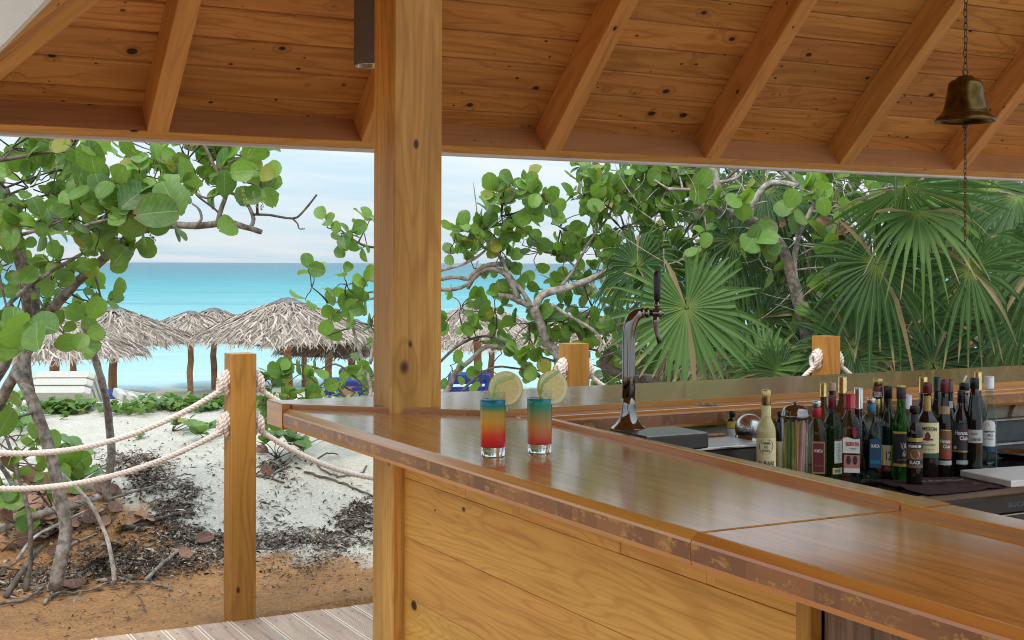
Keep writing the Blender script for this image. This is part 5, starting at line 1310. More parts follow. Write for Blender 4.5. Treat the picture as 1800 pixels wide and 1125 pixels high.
class Bottle:
    def __init__(s, label, u, d, prof, mat, sq=0, base=BZ, cat='bottle', name='bottle', group='bottles standing on the back bench'):
        """prof: (row, half width) in photo pixels from the shoulder up; the foot stands on the bench"""
        s.u, s.d = u, d; c = D(u, 700, d); s.c = Vector((c.x, c.y, 0)); s.toc = Vector((-c.x, -c.y, 0)).normalized(); s.e = Vector((-s.toc.y, s.toc.x, 0)); s.e = s.e if s.e.dot(EH) > 0 else -s.e
        s.root = thing(name, label, cat, (c.x, c.y, base), group); s.sq = sq
        s.k = d / F; w0 = prof[0][1] * s.k
        P = [(w0 * .80, base), (w0 * .97, base + .004), (w0, base + .012)] + [(hw * s.k, D(u, v, d).z) for v, hw in prof]
        s.P = P; mb = MB(); mb.smooth = True; s.lathe(mb, P); s.body = mb.build('glass_body', mat, s.root)
    def rad(s, g, r, z):
        if not s.sq or z > s.sq[1]: return r
        ca, sa = abs(math.cos(g)), abs(math.sin(g)); p = s.sq[0]; return r / (ca ** p + sa ** p) ** (1 / p)
    def lathe(s, mb, P, seg=28):
        vs = []; n = len(P)
        for r, z in P:
            for k in range(seg):
                g = 2 * math.pi * k / seg; rr = s.rad(g, r, z); vs.append(s.c + s.toc * (rr * math.cos(g)) + s.e * (rr * math.sin(g)) + Vector((0, 0, z)))
        fs = [(i * seg + k, i * seg + (k + 1) % seg, (i + 1) * seg + (k + 1) % seg, (i + 1) * seg + k) for i in range(n - 1) for k in range(seg)] + [tuple(reversed(range(seg))), tuple(range((n - 1) * seg, n * seg))]
        if s.toc.cross(s.e).z < 0: fs = [tuple(reversed(f)) for f in fs]
        mb.add(vs, fs)
    def z(s, v): return D(s.u, v, s.d).z
    def cap(s, v0, v1, hw, mat, name='cap', ridge=False, hw1=None):
        z0, z1 = s.z(v1), s.z(v0); r = hw * s.k; r1 = (hw1 or hw) * s.k; mb = MB(); mb.smooth = True
        P = [(r * .9, z0), (r, z0 + .001)] 
        if ridge:
            n = 6
            for i in range(n): q = z0 + (z1 - z0) * (i + .5) / n; P += [(r, q - .0006), (r * .94, q)]
        P += [(r1, z1 - .003), (r1 * .93, z1 - .0005), (r1 * .8, z1)]
        sq = s.sq; s.sq = 0; s.lathe(mb, P, 20); s.sq = sq; return mb.build(name, mat, s.root)
    def rat(s, z):
        for (r0, z0), (r1, z1) in zip(s.P, s.P[1:]):
            if z0 <= z <= z1: return r0 + (r1 - r0) * (z - z0) / max(1e-6, z1 - z0)
        return s.P[0][0]
    def at(s, px, z, lift, R_):
        x = px * s.k
        if s.sq and z <= s.sq[1]: return s.c + s.toc * (R_ + lift) + s.e * x + Vector((0, 0, z))
        g = x / R_; return s.c + (s.toc * math.cos(g) + s.e * math.sin(g)) * (R_ + lift) + Vector((0, 0, z))
    def ang(s, px, R_):
        """picture offset -> arc offset, both in pixels"""
        q = max(-.985, min(.985, px * s.k / R_)); return math.asin(q) * R_ / s.k if not (s.sq) else px
    def label(s, u0, u1, v0, v1, mat, lift=.0006, name='label', arch=0, par=None):
        """arch > 0 domes the top edge, < 0 cuts a wave into it; pixels"""
        z0, z1 = s.z(v1), s.z(v0); R_ = max(s.rat(z0), s.rat(z1)); a0, a1 = s.ang(u0 - s.u, R_), s.ang(u1 - s.u, R_); mb = MB(); n = 14; vs = []
        for i in range(n + 1):
            t_ = i / n; a = a0 + (a1 - a0) * t_; dz = arch * s.k * (math.sqrt(max(0, 1 - (2 * t_ - 1) ** 2)) - 1 if arch > 0 else -.5 * math.sin(t_ * 6.28))
            for zz in (z0, z1 + dz): vs.append(s.at(a, zz, lift, R_))
        mb.add(vs, [(2 * i, 2 * i + 2, 2 * i + 3, 2 * i + 1) for i in range(n)]); s.lab = mb.build(name, mat, par or s.root); s.lab_lift = lift; return s.lab
    def text(s, str_, u, v, w_, h, mat, lift=.0016, bow=0, bold=.012, lab=None):
        R_ = s.rat(s.z(v)); uc = s.ang(u - s.u, R_); V, fs = text_geo(str_, w_, h, bold)
        vs = [s.at(uc + x, s.z(v - y + bow * (2 * x / w_) ** 2), lift, R_) for x, y in V]
        mb = MB(); mb.add(vs, fs); return mb.build('lettering', mat, lab or s.lab)
    def disc(s, u, v, ru, rv, mat, lift=.0012, lab=None, name='emblem', n=16, star=None):
        R_ = s.rat(s.z(v)); uc = s.ang(u - s.u, R_); vs = []
        for i in range(n):
            g = 2 * math.pi * i / n; q = 1 if not star else (1 if i % 2 == 0 else star); vs.append(s.at(uc + ru * q * math.cos(g), s.z(v - rv * q * math.sin(g)), lift, R_))
        mb = MB(); mb.add(vs, [tuple(range(n))]); return mb.build(name, mat, lab or s.lab)

def build_bench():
    b = thing('back_bench', 'dark work bench behind the counter carrying the bottles', 'work bench', (3.2, 3.1, 0))
    top = plain('polished_dark_top', (.018, .018, .019), .07, var=.2, sc=8)
    mb = MB(); mb.prism([(1.93, 2.83), (5.6, 2.83), (5.6, 3.43), (1.93, 3.43)], .855, .89, None, .003); mb.build('bench_top', top, b)
    beam('front_lip', (1.93, 2.822, .880), (5.6, 2.822, .880), .016, .022, plain('brown_lip', (.16, .10, .06), .4), b)
    mb = MB(); mb.box((1.95, 2.86, 0), (5.58, 3.40, .853)); mb.build('cabinet', M_DARK, b)
    fr = MB(); fr.box((3.02, 2.845, .10), (4.2, 2.858, .80)); dr = fr.build('fridge_door', plain('smoked_glass', (.01, .012, .014), .06), b)
    for a, c_ in (((3.02, .80), (4.2, .803)), ((3.02, .10), (3.023, .80))):
        m2 = MB(); m2.box((a[0], 2.842, a[1]), (c_[0], 2.846, c_[1])); m2.build('door_trim', M_STEEL, dr)
    V, fs = text_geo('BUCANERO', .15, .016); m2 = MB(); o = AY(1800, 884, 2.852); m2.add([(o.x + .01 + x, 2.853, .828 + y) for x, y in V], fs); 
    hd = MB(); hd.box((2.9, 2.854, .806), (4.2, 2.8595, .853)); hh = hd.build('header_panel', C_BLK, b); m2.build('lettering', plain('pale_blue_print', (.10, .135, .15), .5), hh)
    mb = MB(); mb.box((1.95, 3.455, .89), (5.6, 3.475, 1.052)); bs = mb.build('backsplash', plain('tan_panel', (.33, .28, .19), .6, var=.2, sc=5), b)
    c = AY(1803, 738, 3.452); mb = MB(); n = 14
    for i in range(n):
        g0, g1 = math.pi * i / n, math.pi * (i + 1) / n
        q = [c + Vector((math.cos(g) * r, y, math.sin(g) * r)) for g in (g0, g1) for r in (.058, .092) for y in (0, -.016)]
        mb.add(q, [(1, 3, 7, 5), (0, 1, 5, 4), (2, 6, 7, 3)])
    mb.build('arch_moulding', plain('ochre_moulding', (.26, .19, .11), .5), bs)
    # dark sink unit at the right
    s_ = thing('sink_unit', 'dark grey metal sink back panel at the right end of the bench', 'sink', (3.95, 3.38, BZ))
    mb = MB(); mb.prism([(3.58, 3.36), (4.5, 3.36), (4.5, 3.40), (3.58, 3.40)], BZ, BZ + .115, None, .003); p_ = mb.build('panel', plain('dark_metal', (.07, .072, .075), .35, .5), s_)
    beam('rim', (3.58, 3.352, BZ + .113), (4.5, 3.352, BZ + .113), .012, .008, M_STEEL, s_)
    beam('spout_rail', (3.62, 3.34, BZ + .03), (4.5, 3.34, BZ + .03), .01, .01, M_STEEL, s_)
build_bench()

# ---------------------------------------------------------------- beer tap and its trays
def build_tap():
    d = 3.85; t = thing('beer_tap', 'shiny chrome beer tap column with curved neck and black handle', 'beer tap', (*D(1105, 752, d)[:2], 1.082))
    k = d / F; c = D(1105, 752, d); z0 = c.z
    mb = MB(); mb.smooth = True; mb.lathe([(33 * k, z0 - .006), (33 * k, z0 - .001), (30 * k, z0 + .003), (23 * k, z0 + .012), (17 * k, z0 + .026), (14 * k, z0 + .044), (12.2 * k, z0 + .065), (11.8 * k, z0 + .09)], 28, Matrix.Translation((c.x, c.y, 0))); mb.build('base_flange', M_CHROME, t)
    def P(u, v): return D(u, v, d)
    mb = MB(); mb.smooth = True
    pts = [(1105, 700), (1105, 660), (1105, 620), (1105.5, 595), (1106.5, 580), (1109, 568), (1113.5, 558.5), (1120, 552.5), (1128, 550)]
    mb.tube([P(*q) for q in pts], [r * k for r in (11.8, 11.5, 11.3, 11.4, 11.8, 12, 11.6, 10.4, 9)], 24); mb.build('column', M_CHROME, t)
    def hl(us, name, mat=M_CHROME, v=550, par=t):
        m2 = MB(); m2.smooth = True; m2.tube([P(u, v) for u, r in us], [r * k for u, r in us], 18); return m2.build(name, mat, par)
    hl([(1126, 6), (1127, 9.2), (1131, 9.5), (1132, 7), (1134, 7), (1135, 9.2), (1140, 9.2), (1141, 6), (1148, 5.5)], 'collar')
    f = hl([(1146, 5.5), (1148, 7.5), (1158, 8), (1163, 7), (1164, 4), (1167, 4), (1168, 2)], 'faucet')
    m2 = MB(); m2.smooth = True; m2.tube([P(1154, 556), P(1153, 566), P(1153, 575), P(1156, 590), P(1159, 604)], [6.5 * k, 6.3 * k, 4.6 * k, 4.1 * k, 3.6 * k], 14); m2.build('spout', M_CHROME, f)
    m2 = MB(); m2.smooth = True; m2.tube([P(1155, 548), P(1155, 540), P(1155, 539), P(1155, 534), P(1155, 533), P(1155, 526)], [4 * k, 4 * k, 6.2 * k, 6.2 * k, 4.6 * k, 4.4 * k], 14); m2.build('ferrule', M_CHROME, f)
    m2 = MB(); m2.smooth = True; m2.tube([P(1155, v) for v in (527, 526, 510, 495, 482, 478, 476)], [5.2 * k, 6 * k, 6.3 * k, 7 * k, 6.6 * k, 5 * k, 2 * k], 16); m2.build('handle', C_BLK, t)
    # drip tray and cooler top
    b = thing('cooler_box', 'low stainless cooler box under the drip tray', 'cooler', (2.24, 3.22, BZ))
    mb = MB(); mb.prism([(1.94, 3.075), (2.47, 3.075), (2.47, 3.42), (1.94, 3.42)], BZ + .001, 1.024, None, .004); mb.build('body', plain('dark_cooler', (.02, .02, .021), .3), b)
    mb = MB(); mb.prism([(1.94, 3.07), (2.475, 3.07), (2.475, 3.42), (1.94, 3.42)], 1.025, 1.033, None, .002); lid = mb.build('lid', M_STEEL, b)
    beam('wooden_strip', (2.28, 3.27, 1.036), (2.47, 3.27, 1.036), .03, .006, M_WORN, b)
    tr = thing('drip_tray', 'black drip tray with perforated steel grid in front of the beer tap', 'drip tray', (2.15, 3.14, 1.034))
    mb = MB(); mb.prism([(2.045, 3.05), (2.252, 3.05), (2.252, 3.215), (2.045, 3.215)], 1.0345, 1.076, None, .004); mb.build('pan', plain('black_pan', (.02, .02, .02), .35), tr)
    g = MB(); g.box((2.048, 3.053, 1.0765), (2.249, 3.212, 1.0795)); gr = g.build('grid', plain('tray_steel', (.30, .30, .295), .3, .9), tr)
    h = MB()
    for i in range(20):
        for j in range(15):
            x, y = 2.056 + i * .0097, 3.060 + j * .0103; a = .0031
            h.add([(x + a * math.cos(q), y + a * math.sin(q), 1.0797) for q in [k_ * math.pi / 3 for k_ in range(6)]], [tuple(range(6))])
    hh = h.build('perforation', C_BLK, gr); hh['kind'] = 'stuff'
build_tap()

def build_small_bar_things():
    # shaker lying with its strainer top towards the deck
    d = 4.08; c = D(1316, 753, d); k = d / F; t = thing('cocktail_shaker', 'steel cocktail shaker with perforated domed strainer tilted towards the counter', 'shaker', (c.x, c.y, BZ))
    mb = MB(); mb.smooth = True; mb.lathe([(.030, BZ), (.033, BZ + .01), (.040, BZ + .075), (.0405, c.z - .02)], 26, Matrix.Translation((c.x, c.y, 0))); mb.build('cup', M_CHROME, t)
    ax = ((Vector((0, 0, H)) - c).normalized() + Vector((-.45, 0, .15))).normalized(); x, y, z = axes(ax); M = frame(y, z, x, c)
    mb = MB(); mb.smooth = True; r = 26 * k; mb.lathe([(r * .9, -.02), (r * 1.0, -.016), (r * 1.02, -.008), (r * .97, .0), (r * .86, .016), (r * .62, .029), (r * .3, .036), (.0005, .038)], 28, M); st = mb.build('strainer', M_STEEL, t)
    h = MB()
    for i, (rr, n) in enumerate(((0, 1), (.0075, 6), (.0145, 11))):
        for q in range(n):
            g = 6.283 * q / n; px_, py_ = rr * math.cos(g), rr * math.sin(g); zz = .0385 - (rr / r) ** 2 * .026
            h.add([M @ Vector((px_ + .0021 * math.cos(w_), py_ + .0021 * math.sin(w_), zz + .0006)) for w_ in [i2 * math.pi / 3 for i2 in range(6)]], [tuple(range(6))])
    h.build('perforation', C_BLK, st)['kind'] = 'stuff'
    # clear plastic cups and two small bottles behind the trays
    for i, (u, lb) in enumerate(((1238, 'clear plastic cup behind the drip tray, left of the pair'), (1250, 'clear plastic cup behind the drip tray, right of the pair'))):
        c = D(u, 764, 4.25); t = thing('plastic_cup', lb, 'cup', (c.x, c.y, 1.034), 'plastic cups behind the drip tray')
        mb = MB(); mb.smooth = True; mb.lathe([(.018, 1.034), (.026, 1.104), (.0275, 1.106), (.0255, 1.104), (.0175, 1.037)], 18, Matrix.Translation((c.x, c.y, 0)), False); mb.build('cup_wall', G_CLEAR, t)
    def small(lb, u, d, v0, hw, mat, capmat, lab=None):
        c = D(u, 760, d); b = Bottle(lb, u, d, [(v0 + 22, hw), (v0 + 16, hw * .8), (v0 + 13, hw * .45), (v0 + 2, hw * .42)], mat, base=BZ); b.cap(v0, v0 + 11, hw * .55, capmat)
        if lab: b.label(u - hw, u + hw, lab[0], lab[1], lab[2])
        return b
    b = small('small black topped bottle between plastic cups and yellow topped bottle', 1267, 4.3, 736, 9, G_DARK, C_BLK)
    b = small('bottle with yellow and white label left of the shaker', 1287, 4.2, 722, 9, G_DARK, C_BLK, (740, 752, YEL)); b.label(1279, 1295, 753, 790, WHITE, name='lower_label')
    b = small('dark bottle squeezed between cream liqueur and straw jar', 1371, 4.05, 722, 8, G_DARK, C_BLK, (775, 820, CREAM))
    # straw jar
    d = 3.84; u = 1398; k = d / F; c = D(u, 730, d); b = Bottle('glass straw dispenser jar with domed chrome lid', u, d, [(731, 23.5)], G_CLEAR, cat='straw jar', name='straw_jar', group=None)
    bpy.data.objects.remove(b.body); mb = MB(); mb.smooth = True; zt = b.z(731); r = 23.5 * k
    b.lathe(mb, [(r * .96, BZ), (r, BZ + .004), (r, zt), (r * .95, zt), (r * .95, BZ + .008), (.001, BZ + .008)]); mb.build('jar', thin_glass('jar_glass', (.93, .95, .93)), b.root)
    mb = MB(); mb.smooth = True; z1 = b.z(734); b.lathe(mb, [(24 * k, z1), (25 * k, z1 + .002), (25 * k, b.z(729)), (23.6 * k, b.z(727)), (22.8 * k, b.z(722)), (21 * k, b.z(717.5)), (15 * k, b.z(713)), (5 * k, b.z(711)), (2 * k, b.z(710))]); ld = mb.build('lid', M_CHROME, b.root)
    mb = MB(); mb.smooth = True; b.lathe(mb, [(2.2 * k, b.z(711)), (1.8 * k, b.z(709)), (4.3 * k, b.z(708)), (4.3 * k, b.z(706.8)), (2 * k, b.z(706))], 16); mb.build('knob', M_CHROME, ld)
    rg = random.Random(5); cols = [('lime green', (.24, .48, .10)), ('coral pink', (.72, .20, .16)), ('orange', (.75, .36, .10)), ('pale pink', (.72, .42, .36)), ('yellow', (.66, .52, .14)), ('mauve', (.42, .26, .36))]
    SM = {n: plain(n.replace(' ', '_') + '_straw', c_, .4, var=.04, **{'Subsurface Weight': 0}) for n, c_ in cols}
    seq = [('lime green', -.72, 0), ('orange', -.86, .02), ('lime green', -.50, .02), ('mauve', -.36, .0), ('lime green', -.2, -.02), ('orange', .0, .10), ('coral pink', .08, .05), ('yellow', .2, .12), ('lime green', .34, .16), ('coral pink', .3, .42), ('coral pink', .42, .40), ('pale pink', .52, .30), ('coral pink', .62, .24), ('pale pink', .7, .16), ('yellow', -.6, .1), ('orange', .15, -.1)]
    nth = {}; word = ('first', 'second', 'third', 'fourth', 'fifth'); order = sorted(range(len(seq)), key=lambda q: seq[q][1])
    for q in order: nth.setdefault(seq[q][0], []).append(q)
    for qi, (n, x, ln) in enumerate(seq):
        x0 = x - ln * .5; y0 = rg.uniform(-.5, .6) * math.sqrt(max(0.05, 1 - x * x)); x1 = max(-.86, min(.86, x + ln * .5)); 
        mb = MB(); mb.smooth = True; zt2 = b.z(737 + rg.uniform(0, 6))
        mb.tube([b.c + b.e * x0 * r * .9 + b.toc * y0 * r * .85 + Vector((0, 0, BZ + .010)), b.c + b.e * x1 * r * .9 + b.toc * y0 * r * .7 + Vector((0, 0, zt2))], .0030, 8, False)
        tag(mb.build('drinking_straw', SM[n]), ('only %s drinking straw in the glass straw jar' % n) if len(nth[n]) == 1 else '%s drinking straw in the glass jar, %s of its colour from the left' % (n, word[nth[n].index(qi)]), 'straw', 'straws in the jar')
    # chopping board, bar mat, bowl with lime
    P = [Z(1688, 826, .916), Z(1777, 845, .916)]; e = (P[1] - P[0]); n = Vector((-e.y, e.x, 0)).normalized(); n = n if n.x > 0 else -n; far = n * .33
    mb = MB(); c = P[0] + e / 2 + far / 2; x = n; y = Vector((0, 0, 1)).cross(x); L, W_ = .165, e.length / 2
    mb.prism([(-L, -W_), (L, -W_), (L, W_), (-L, W_)], -.020, 0, None, .0025)
    cbm = plain('white_board', (.62, .60, .58), .3, var=.05, sc=20); o = mb.build('chopping_board', cbm, None, frame(x, y, Vector((0, 0, 1)), (c.x, c.y, .916))); tag(o, 'thick white plastic chopping board at the right end of the bench', 'chopping board')
    rg = random.Random(9); A = [Z(1532, 846, .8925), Z(1690, 839, .8925), Z(1768, 858, .8925), Z(1636, 873, .8925)]; mb = MB(); mb.smooth = True; n = 22; vs = []
    for i in range(n + 1):
        for j in range(n + 1):
            a, b_ = i / n, j / n; p = (A[0] * (1 - a) + A[1] * a) * (1 - b_) + (A[3] * (1 - a) + A[2] * a) * b_; ed = min(a, 1 - a, b_, 1 - b_)
            p = p + Vector((0, 0, .002 + .008 * max(0, noise.noise(Vector((p.x * 22, p.y * 22, 0)))) + (.004 * max(0, noise.noise(Vector((p.x * 60, p.y * 50, 4)))) if ed < .12 else 0))); vs.append(p)
    m2 = len(vs); vs2 = vs + [p - Vector((0, 0, .0035)) for p in vs]; fs = []
    for i in range(n):
        for j in range(n): q = i * (n + 1) + j; f_ = (q, q + 1, q + n + 2, q + n + 1); fs += [f_, tuple(m2 + w_ for w_ in reversed(f_))]
    mb.add(vs2, fs); mat_ = mb.build('bar_mat', plain('maroon_cloth', (.035, .010, .014), .75, var=.3, sc=40, bump=.3)); tag(mat_, 'rumpled dark maroon bar towel with faint pale lettering', 'bar towel')
    ex = (A[1] - A[0]).normalized(); ey = (A[0] - A[3]).normalized()
    for s_, w_, h, cx, cy in (('FAMILY', .15, .028, .55, .38), ('R', .02, .018, .75, .62)):
        V, fs = text_geo(s_, w_, h); o = A[0] + (A[1] - A[0]) * cx + (A[3] - A[0]) * cy; m3 = MB(); m3.add([o + ex * x + ey * y + Vector((0, 0, .0125)) for x, y in V], fs); m3.build('lettering', plain('faded_print', (.20, .15, .15), .8), mat_)
    c = Z(1787, 806, BZ); t = thing('steel_bowl', 'shallow polished steel bowl holding a lime at the right edge', 'bowl', (c.x, c.y, BZ)); mb = MB(); mb.smooth = True
    mb.lathe([(.04, BZ), (.06, BZ + .006), (.078, BZ + .022), (.084, BZ + .024), (.076, BZ + .02), (.055, BZ + .009), (.001, BZ + .007)], 30, Matrix.Translation((c.x, c.y, 0)), False); mb.build('bowl_wall', M_CHROME, t)
    mb = MB(); mb.smooth = True; q = c + EH * .045; mb.lathe([(.001, -.022), (.012, -.018), (.02, -.004), (.02, .004), (.012, .018), (.003, .022), (.001, .025)], 16, Matrix.Translation((q.x, q.y, BZ + .03)) @ Matrix.Rotation(R(75), 4, 'Y')); lm = mb.build('lime', plain('lime_skin', (.25, .40, .03), .4, var=.2, sc=60)); tag(lm, 'small green lime in the steel bowl', 'lime')
build_small_bar_things()

# ---------------------------------------------------------------- the bottles
def build_bottles():
    # back row first
    def back(lb, u, d, v0, chw, ch, capm, hw, mat, shoulder=48, neck=None, ridge=True):
        b = Bottle(lb, u, d, [(v0 + shoulder + 24, hw), (v0 + shoulder + 10, hw * .86), (v0 + shoulder, hw * .58), (v0 + shoulder - 8, chw * .9), (v0 + 2, chw * .78)], mat); b.cap(v0, v0 + ch, chw, capm, 'cap', ridge); return b
    b = back('amber bottle with gold screw cap behind the dark green wine bottle', 1447.5, 4.2, 673, 6.5, 25, C_GOLD, 17, G_AMBER)
    b = back('clear bottle with tall gold cap behind the wine bottle and gin', 1481, 4.2, 662, 7.8, 30, C_GOLD, 17, G_AMBER)
    b = back('bottle with tall silver cap behind the gin', 1509, 4.2, 681, 7.8, 39, C_SIL, 18, G_DARK, 56)
    b = back('bottle with white cap between green whisky and the small black label bottle', 1595, 4.3, 694, 7.8, 25, C_WHT, 16, G_CLEAR)
    b = back('bottle with gold cap behind the cream labelled whiskey', 1623, 4.38, 662, 7.6, 30, C_GOLD, 17, G_DARK)
    b = back('bottle with dark green cap behind the whiskey neck', 1648, 4.38, 662, 7.8, 26, C_GRN, 17, G_BLACKG)
    b = back('bottle with brown cap and small neck label behind the rum', 1670, 4.42, 666, 7, 24, C_BRN, 17, G_DARK); b.label(1666, 1675, 704, 716, WHITE, name='neck_label')
    b = back('bottle with gold cap behind the two rightmost bottles', 1719, 4.5, 653, 6.6, 34, C_GOLD, 17, G_DARK)
    # front row, left to right
    b = Bottle('cream liqueur bottle with gold foil neck, leftmost of the row', 1347, 3.76, [(760, 17), (750, 15.5), (741, 11.5), (734, 8.4), (725, 7.4), (690, 7.2)], G_CREAM)
    b.cap(685, 712, 8.4, C_GOLD, 'foil'); b.label(1339, 1355, 713, 731, CREAM, name='neck_label'); b.text('RON', 1347, 721, 9, 4, BLACK)
    l = b.label(1330.5, 1363.5, 768, 822, CREAM); b.disc(1347, 783, 13, 14, BLACK, .001, l, 'badge'); b.disc(1347, 783, 11.5, 12.3, CREAM, .0014, l, 'badge_face')
    for s_, v, w_ in (('CREMA', 777, 15), ('DE', 783.5, 6), ('RON', 790, 12)): b.text(s_, 1347, v, w_, 4.2, BLACK, .002)
    b.text('ALBARI', 1347, 812, 28, 8, BLACK, .002)
    b = Bottle('square clear tequila bottle with red band and maroon label', 1436, 3.93, [(762, 17), (752, 16), (744, 11), (738, 8), (734, 7)], G_CLEAR, (4, 9e-9)); b.sq = (5, b.z(754)); bpy.data.objects.remove(b.body); mb = MB(); mb.smooth = True; b.lathe(mb, b.P, 40); mb.build('glass_body', G_CLEAR, b.root)
    b.cap(716, 733, 7.8, C_RED, 'neck_band'); b.cap(704, 716, 7.6, C_SIL, 'cap'); l = b.label(1428, 1450, 774, 830, TAN); b.label(1430, 1448, 777, 827, MAROON, .001, 'label_face'); b.text('OLMECA', 1439, 790, 15, 5.5, WHITE, .0018, 0, .02); b.text('TEQUILA', 1439, 816, 14, 3, TAN, .0018)
    b = Bottle('dark green wine bottle with maroon neck foil and beige top', 1463, 3.98, [(752, 17), (744, 16), (736, 12), (730, 8), (722, 6.6), (676, 6.2)], G_OLIVE)
    b.cap(693, 719, 6.9, C_MAR, 'neck_foil'); b.cap(673, 687, 6.6, C_BEI, 'cork_cap'); l = b.label(1467, 1479.5, 773, 812, WHITE); b.label(1467, 1479.5, 770, 773, MAROON, .001, 'label_band')
    for i in range(6): b.text('IIIIIIIII', 1473, 779 + i * 5, 9, 1.6, GREYL, .0014)
    l = b.label(1464, 1479.8, 820, 831, CREAM, name='lower_label'); b.text('2014', 1472, 825.5, 11, 5, BLACK)
    b = Bottle('clear gin bottle with red cap and white and red label', 1494, 3.96, [(752, 19), (742, 18), (734, 13), (728, 9), (722, 7.6)], G_CLEAR); b.sq = (5, b.z(744)); bpy.data.objects.remove(b.body); mb = MB(); mb.smooth = True; b.lathe(mb, b.P, 40); mb.build('glass_body', G_CLEAR, b.root)
    b.cap(692, 718, 9.2, C_RED, 'cap', True); l = b.label(1482, 1511, 768, 794, WHITE, arch=-3); b.text('BEEFEATER', 1499, 778, 23, 7, RED, .0018, 0, .03); b.text('LONDON', 1499, 786, 12, 2.5, CHAR, .0018)
    b.disc(1502, 759, 3.4, 9, RED, .001, l, 'guard_emblem', 10); b.disc(1502, 750, 2, 2.4, RED, .0012, l, 'guard_emblem', 8)
    l = b.label(1484, 1511, 797, 826, PINK, name='lower_label'); b.label(1484, 1511, 820, 828, WHITE, .001, 'base_label'); b.disc(1492, 806, 4, 8, CHAR, .0012, l, 'guard_emblem', 8); b.disc(1503, 806, 4, 8, CHAR, .0012, l, 'guard_emblem', 8)
    b = Bottle('square clear tequila bottle with blue cap and dark blue label', 1532, 4.02, [(742, 19), (734, 17.5), (729, 12), (725, 8.5), (722, 7.6)], G_CLEAR); b.sq = (5, b.z(736)); bpy.data.objects.remove(b.body); mb = MB(); mb.smooth = True; b.lathe(mb, b.P, 40); mb.build('glass_body', G_CLEAR, b.root)
    b.cap(709, 724, 7.9, C_BLUE, 'neck_band'); b.cap(699.5, 709, 7.7, C_SIL, 'cap'); l = b.label(1529, 1548, 769, 819, NAVY); b.text('OLMECA', 1538.5, 781, 14.5, 6, WHITE, .0018, 0, .02); b.label(1530, 1547, 806, 812, C_BLUE, .001, 'label_band')
    b = Bottle('bottle with gold cap over a red lettered neck band', 1543, 4.16, [(770, 17), (756, 15), (744, 10), (734, 8.4), (700, 7.4), (668, 7)], G_BLACKG)
    b.cap(665, 678, 8.2, C_GOLD, 'cap'); b.cap(678, 698, 9, C_MAR, 'red_band'); b.P[-1] = (9 * b.k, b.z(668)); b.P[-2] = (9 * b.k, b.z(700)); b.lab = b.root; l = b.label(1534.6, 1551.4, 688, 697, WHITE, .0004, 'neck_print'); b.label(1534.6, 1551.4, 689, 696, MAROON, .0006, 'neck_print_band'); b.text('OLIN', 1543, 692.5, 13, 6, WHITE, .001, 0, .02, l); b.cap(700, 731, 8.8, C_GOLD, 'gold_foil')
    b = Bottle('dark whisky bottle with yellow label reading twelve', 1561, 4.14, [(750, 15), (738, 13.5), (728, 9.5), (720, 7.2), (682, 6.6)], G_BLACKG)
    b.cap(678, 700, 7.4, C_BLK); l = b.label(1549, 1568, 781, 816, CREAM); b.text('12', 1562.5, 799, 9, 15, BLACK, .0016); b.label(1549, 1568, 816, 826, MAROON, .0008, 'label_foot'); b.text('YEARS', 1561, 821, 9, 3, TAN, .0018)
    b = Bottle('bright green whisky bottle with black label edged in yellow', 1584, 4.1, [(752, 15.5), (742, 14.5), (732, 10.5), (724, 8.2), (716, 7.4), (700, 7.2), (682, 7)], G_GREEN)
    b.cap(679, 701, 8, CHAR); b.cap(677.5, 680.5, 8.3, YEL, 'cap_ring'); l = b.label(1571.5, 1598, 757, 818, CHAR); b.label(1571.5, 1598, 757, 761, YEL, .001, 'label_border'); b.label(1571.5, 1598, 813, 818, YEL, .001, 'label_border')
    b.text('VAT', 1590.5, 782, 15, 12, WHITE, .0018, 0, .02); b.text('69', 1591.5, 795, 11, 11, WHITE, .0018, 0, .02); b.text('SCOTCH WHISKY', 1586, 806, 15, 2.5, YEL, .0018)
    b = Bottle('small dark bottle with black cap and brown gold picture label', 1608, 4.02, [(762, 14), (752, 13), (744, 8), (738, 6.2), (724, 6)], G_DARK)
    b.cap(713, 725, 8.4, C_BLK); b.label(1601.8, 1614.2, 728, 742, CHAR, name='neck_label'); b.label(1596, 1622, 768, 775, GOLD, name='label_head'); l = b.label(1595, 1621.5, 778, 821, BROWN); b.disc(1609, 797, 8.5, 8.5, GOLD, .001, l, 'badge'); b.text('XO', 1609, 797, 9, 7, BROWN, .0018, 0, .02); b.label(1595, 1621.5, 779, 787, BLACK, .001, 'label_band'); b.text('PREMIUM', 1608, 783, 22, 5, WHITE, .002, 0, .02); b.label(1595, 1621.5, 806, 815, BLACK, .001, 'label_band'); b.text('BLACK', 1609, 811, 18, 6, WHITE, .002, 0, .02)
    b = Bottle('whiskey bottle with maroon cap, large cream label and red crest', 1630, 4.16, [(746, 20.5), (738, 19), (731, 14), (724, 10), (716, 8), (692, 7.2)], G_DARK)
    b.cap(672, 691, 8, C_MAR, 'cap'); b.label(1625, 1636, 695, 722, GOLD, name='neck_label'); b.disc(1630, 716, 3, 3.4, MAROON, .001, None, 'neck_emblem')
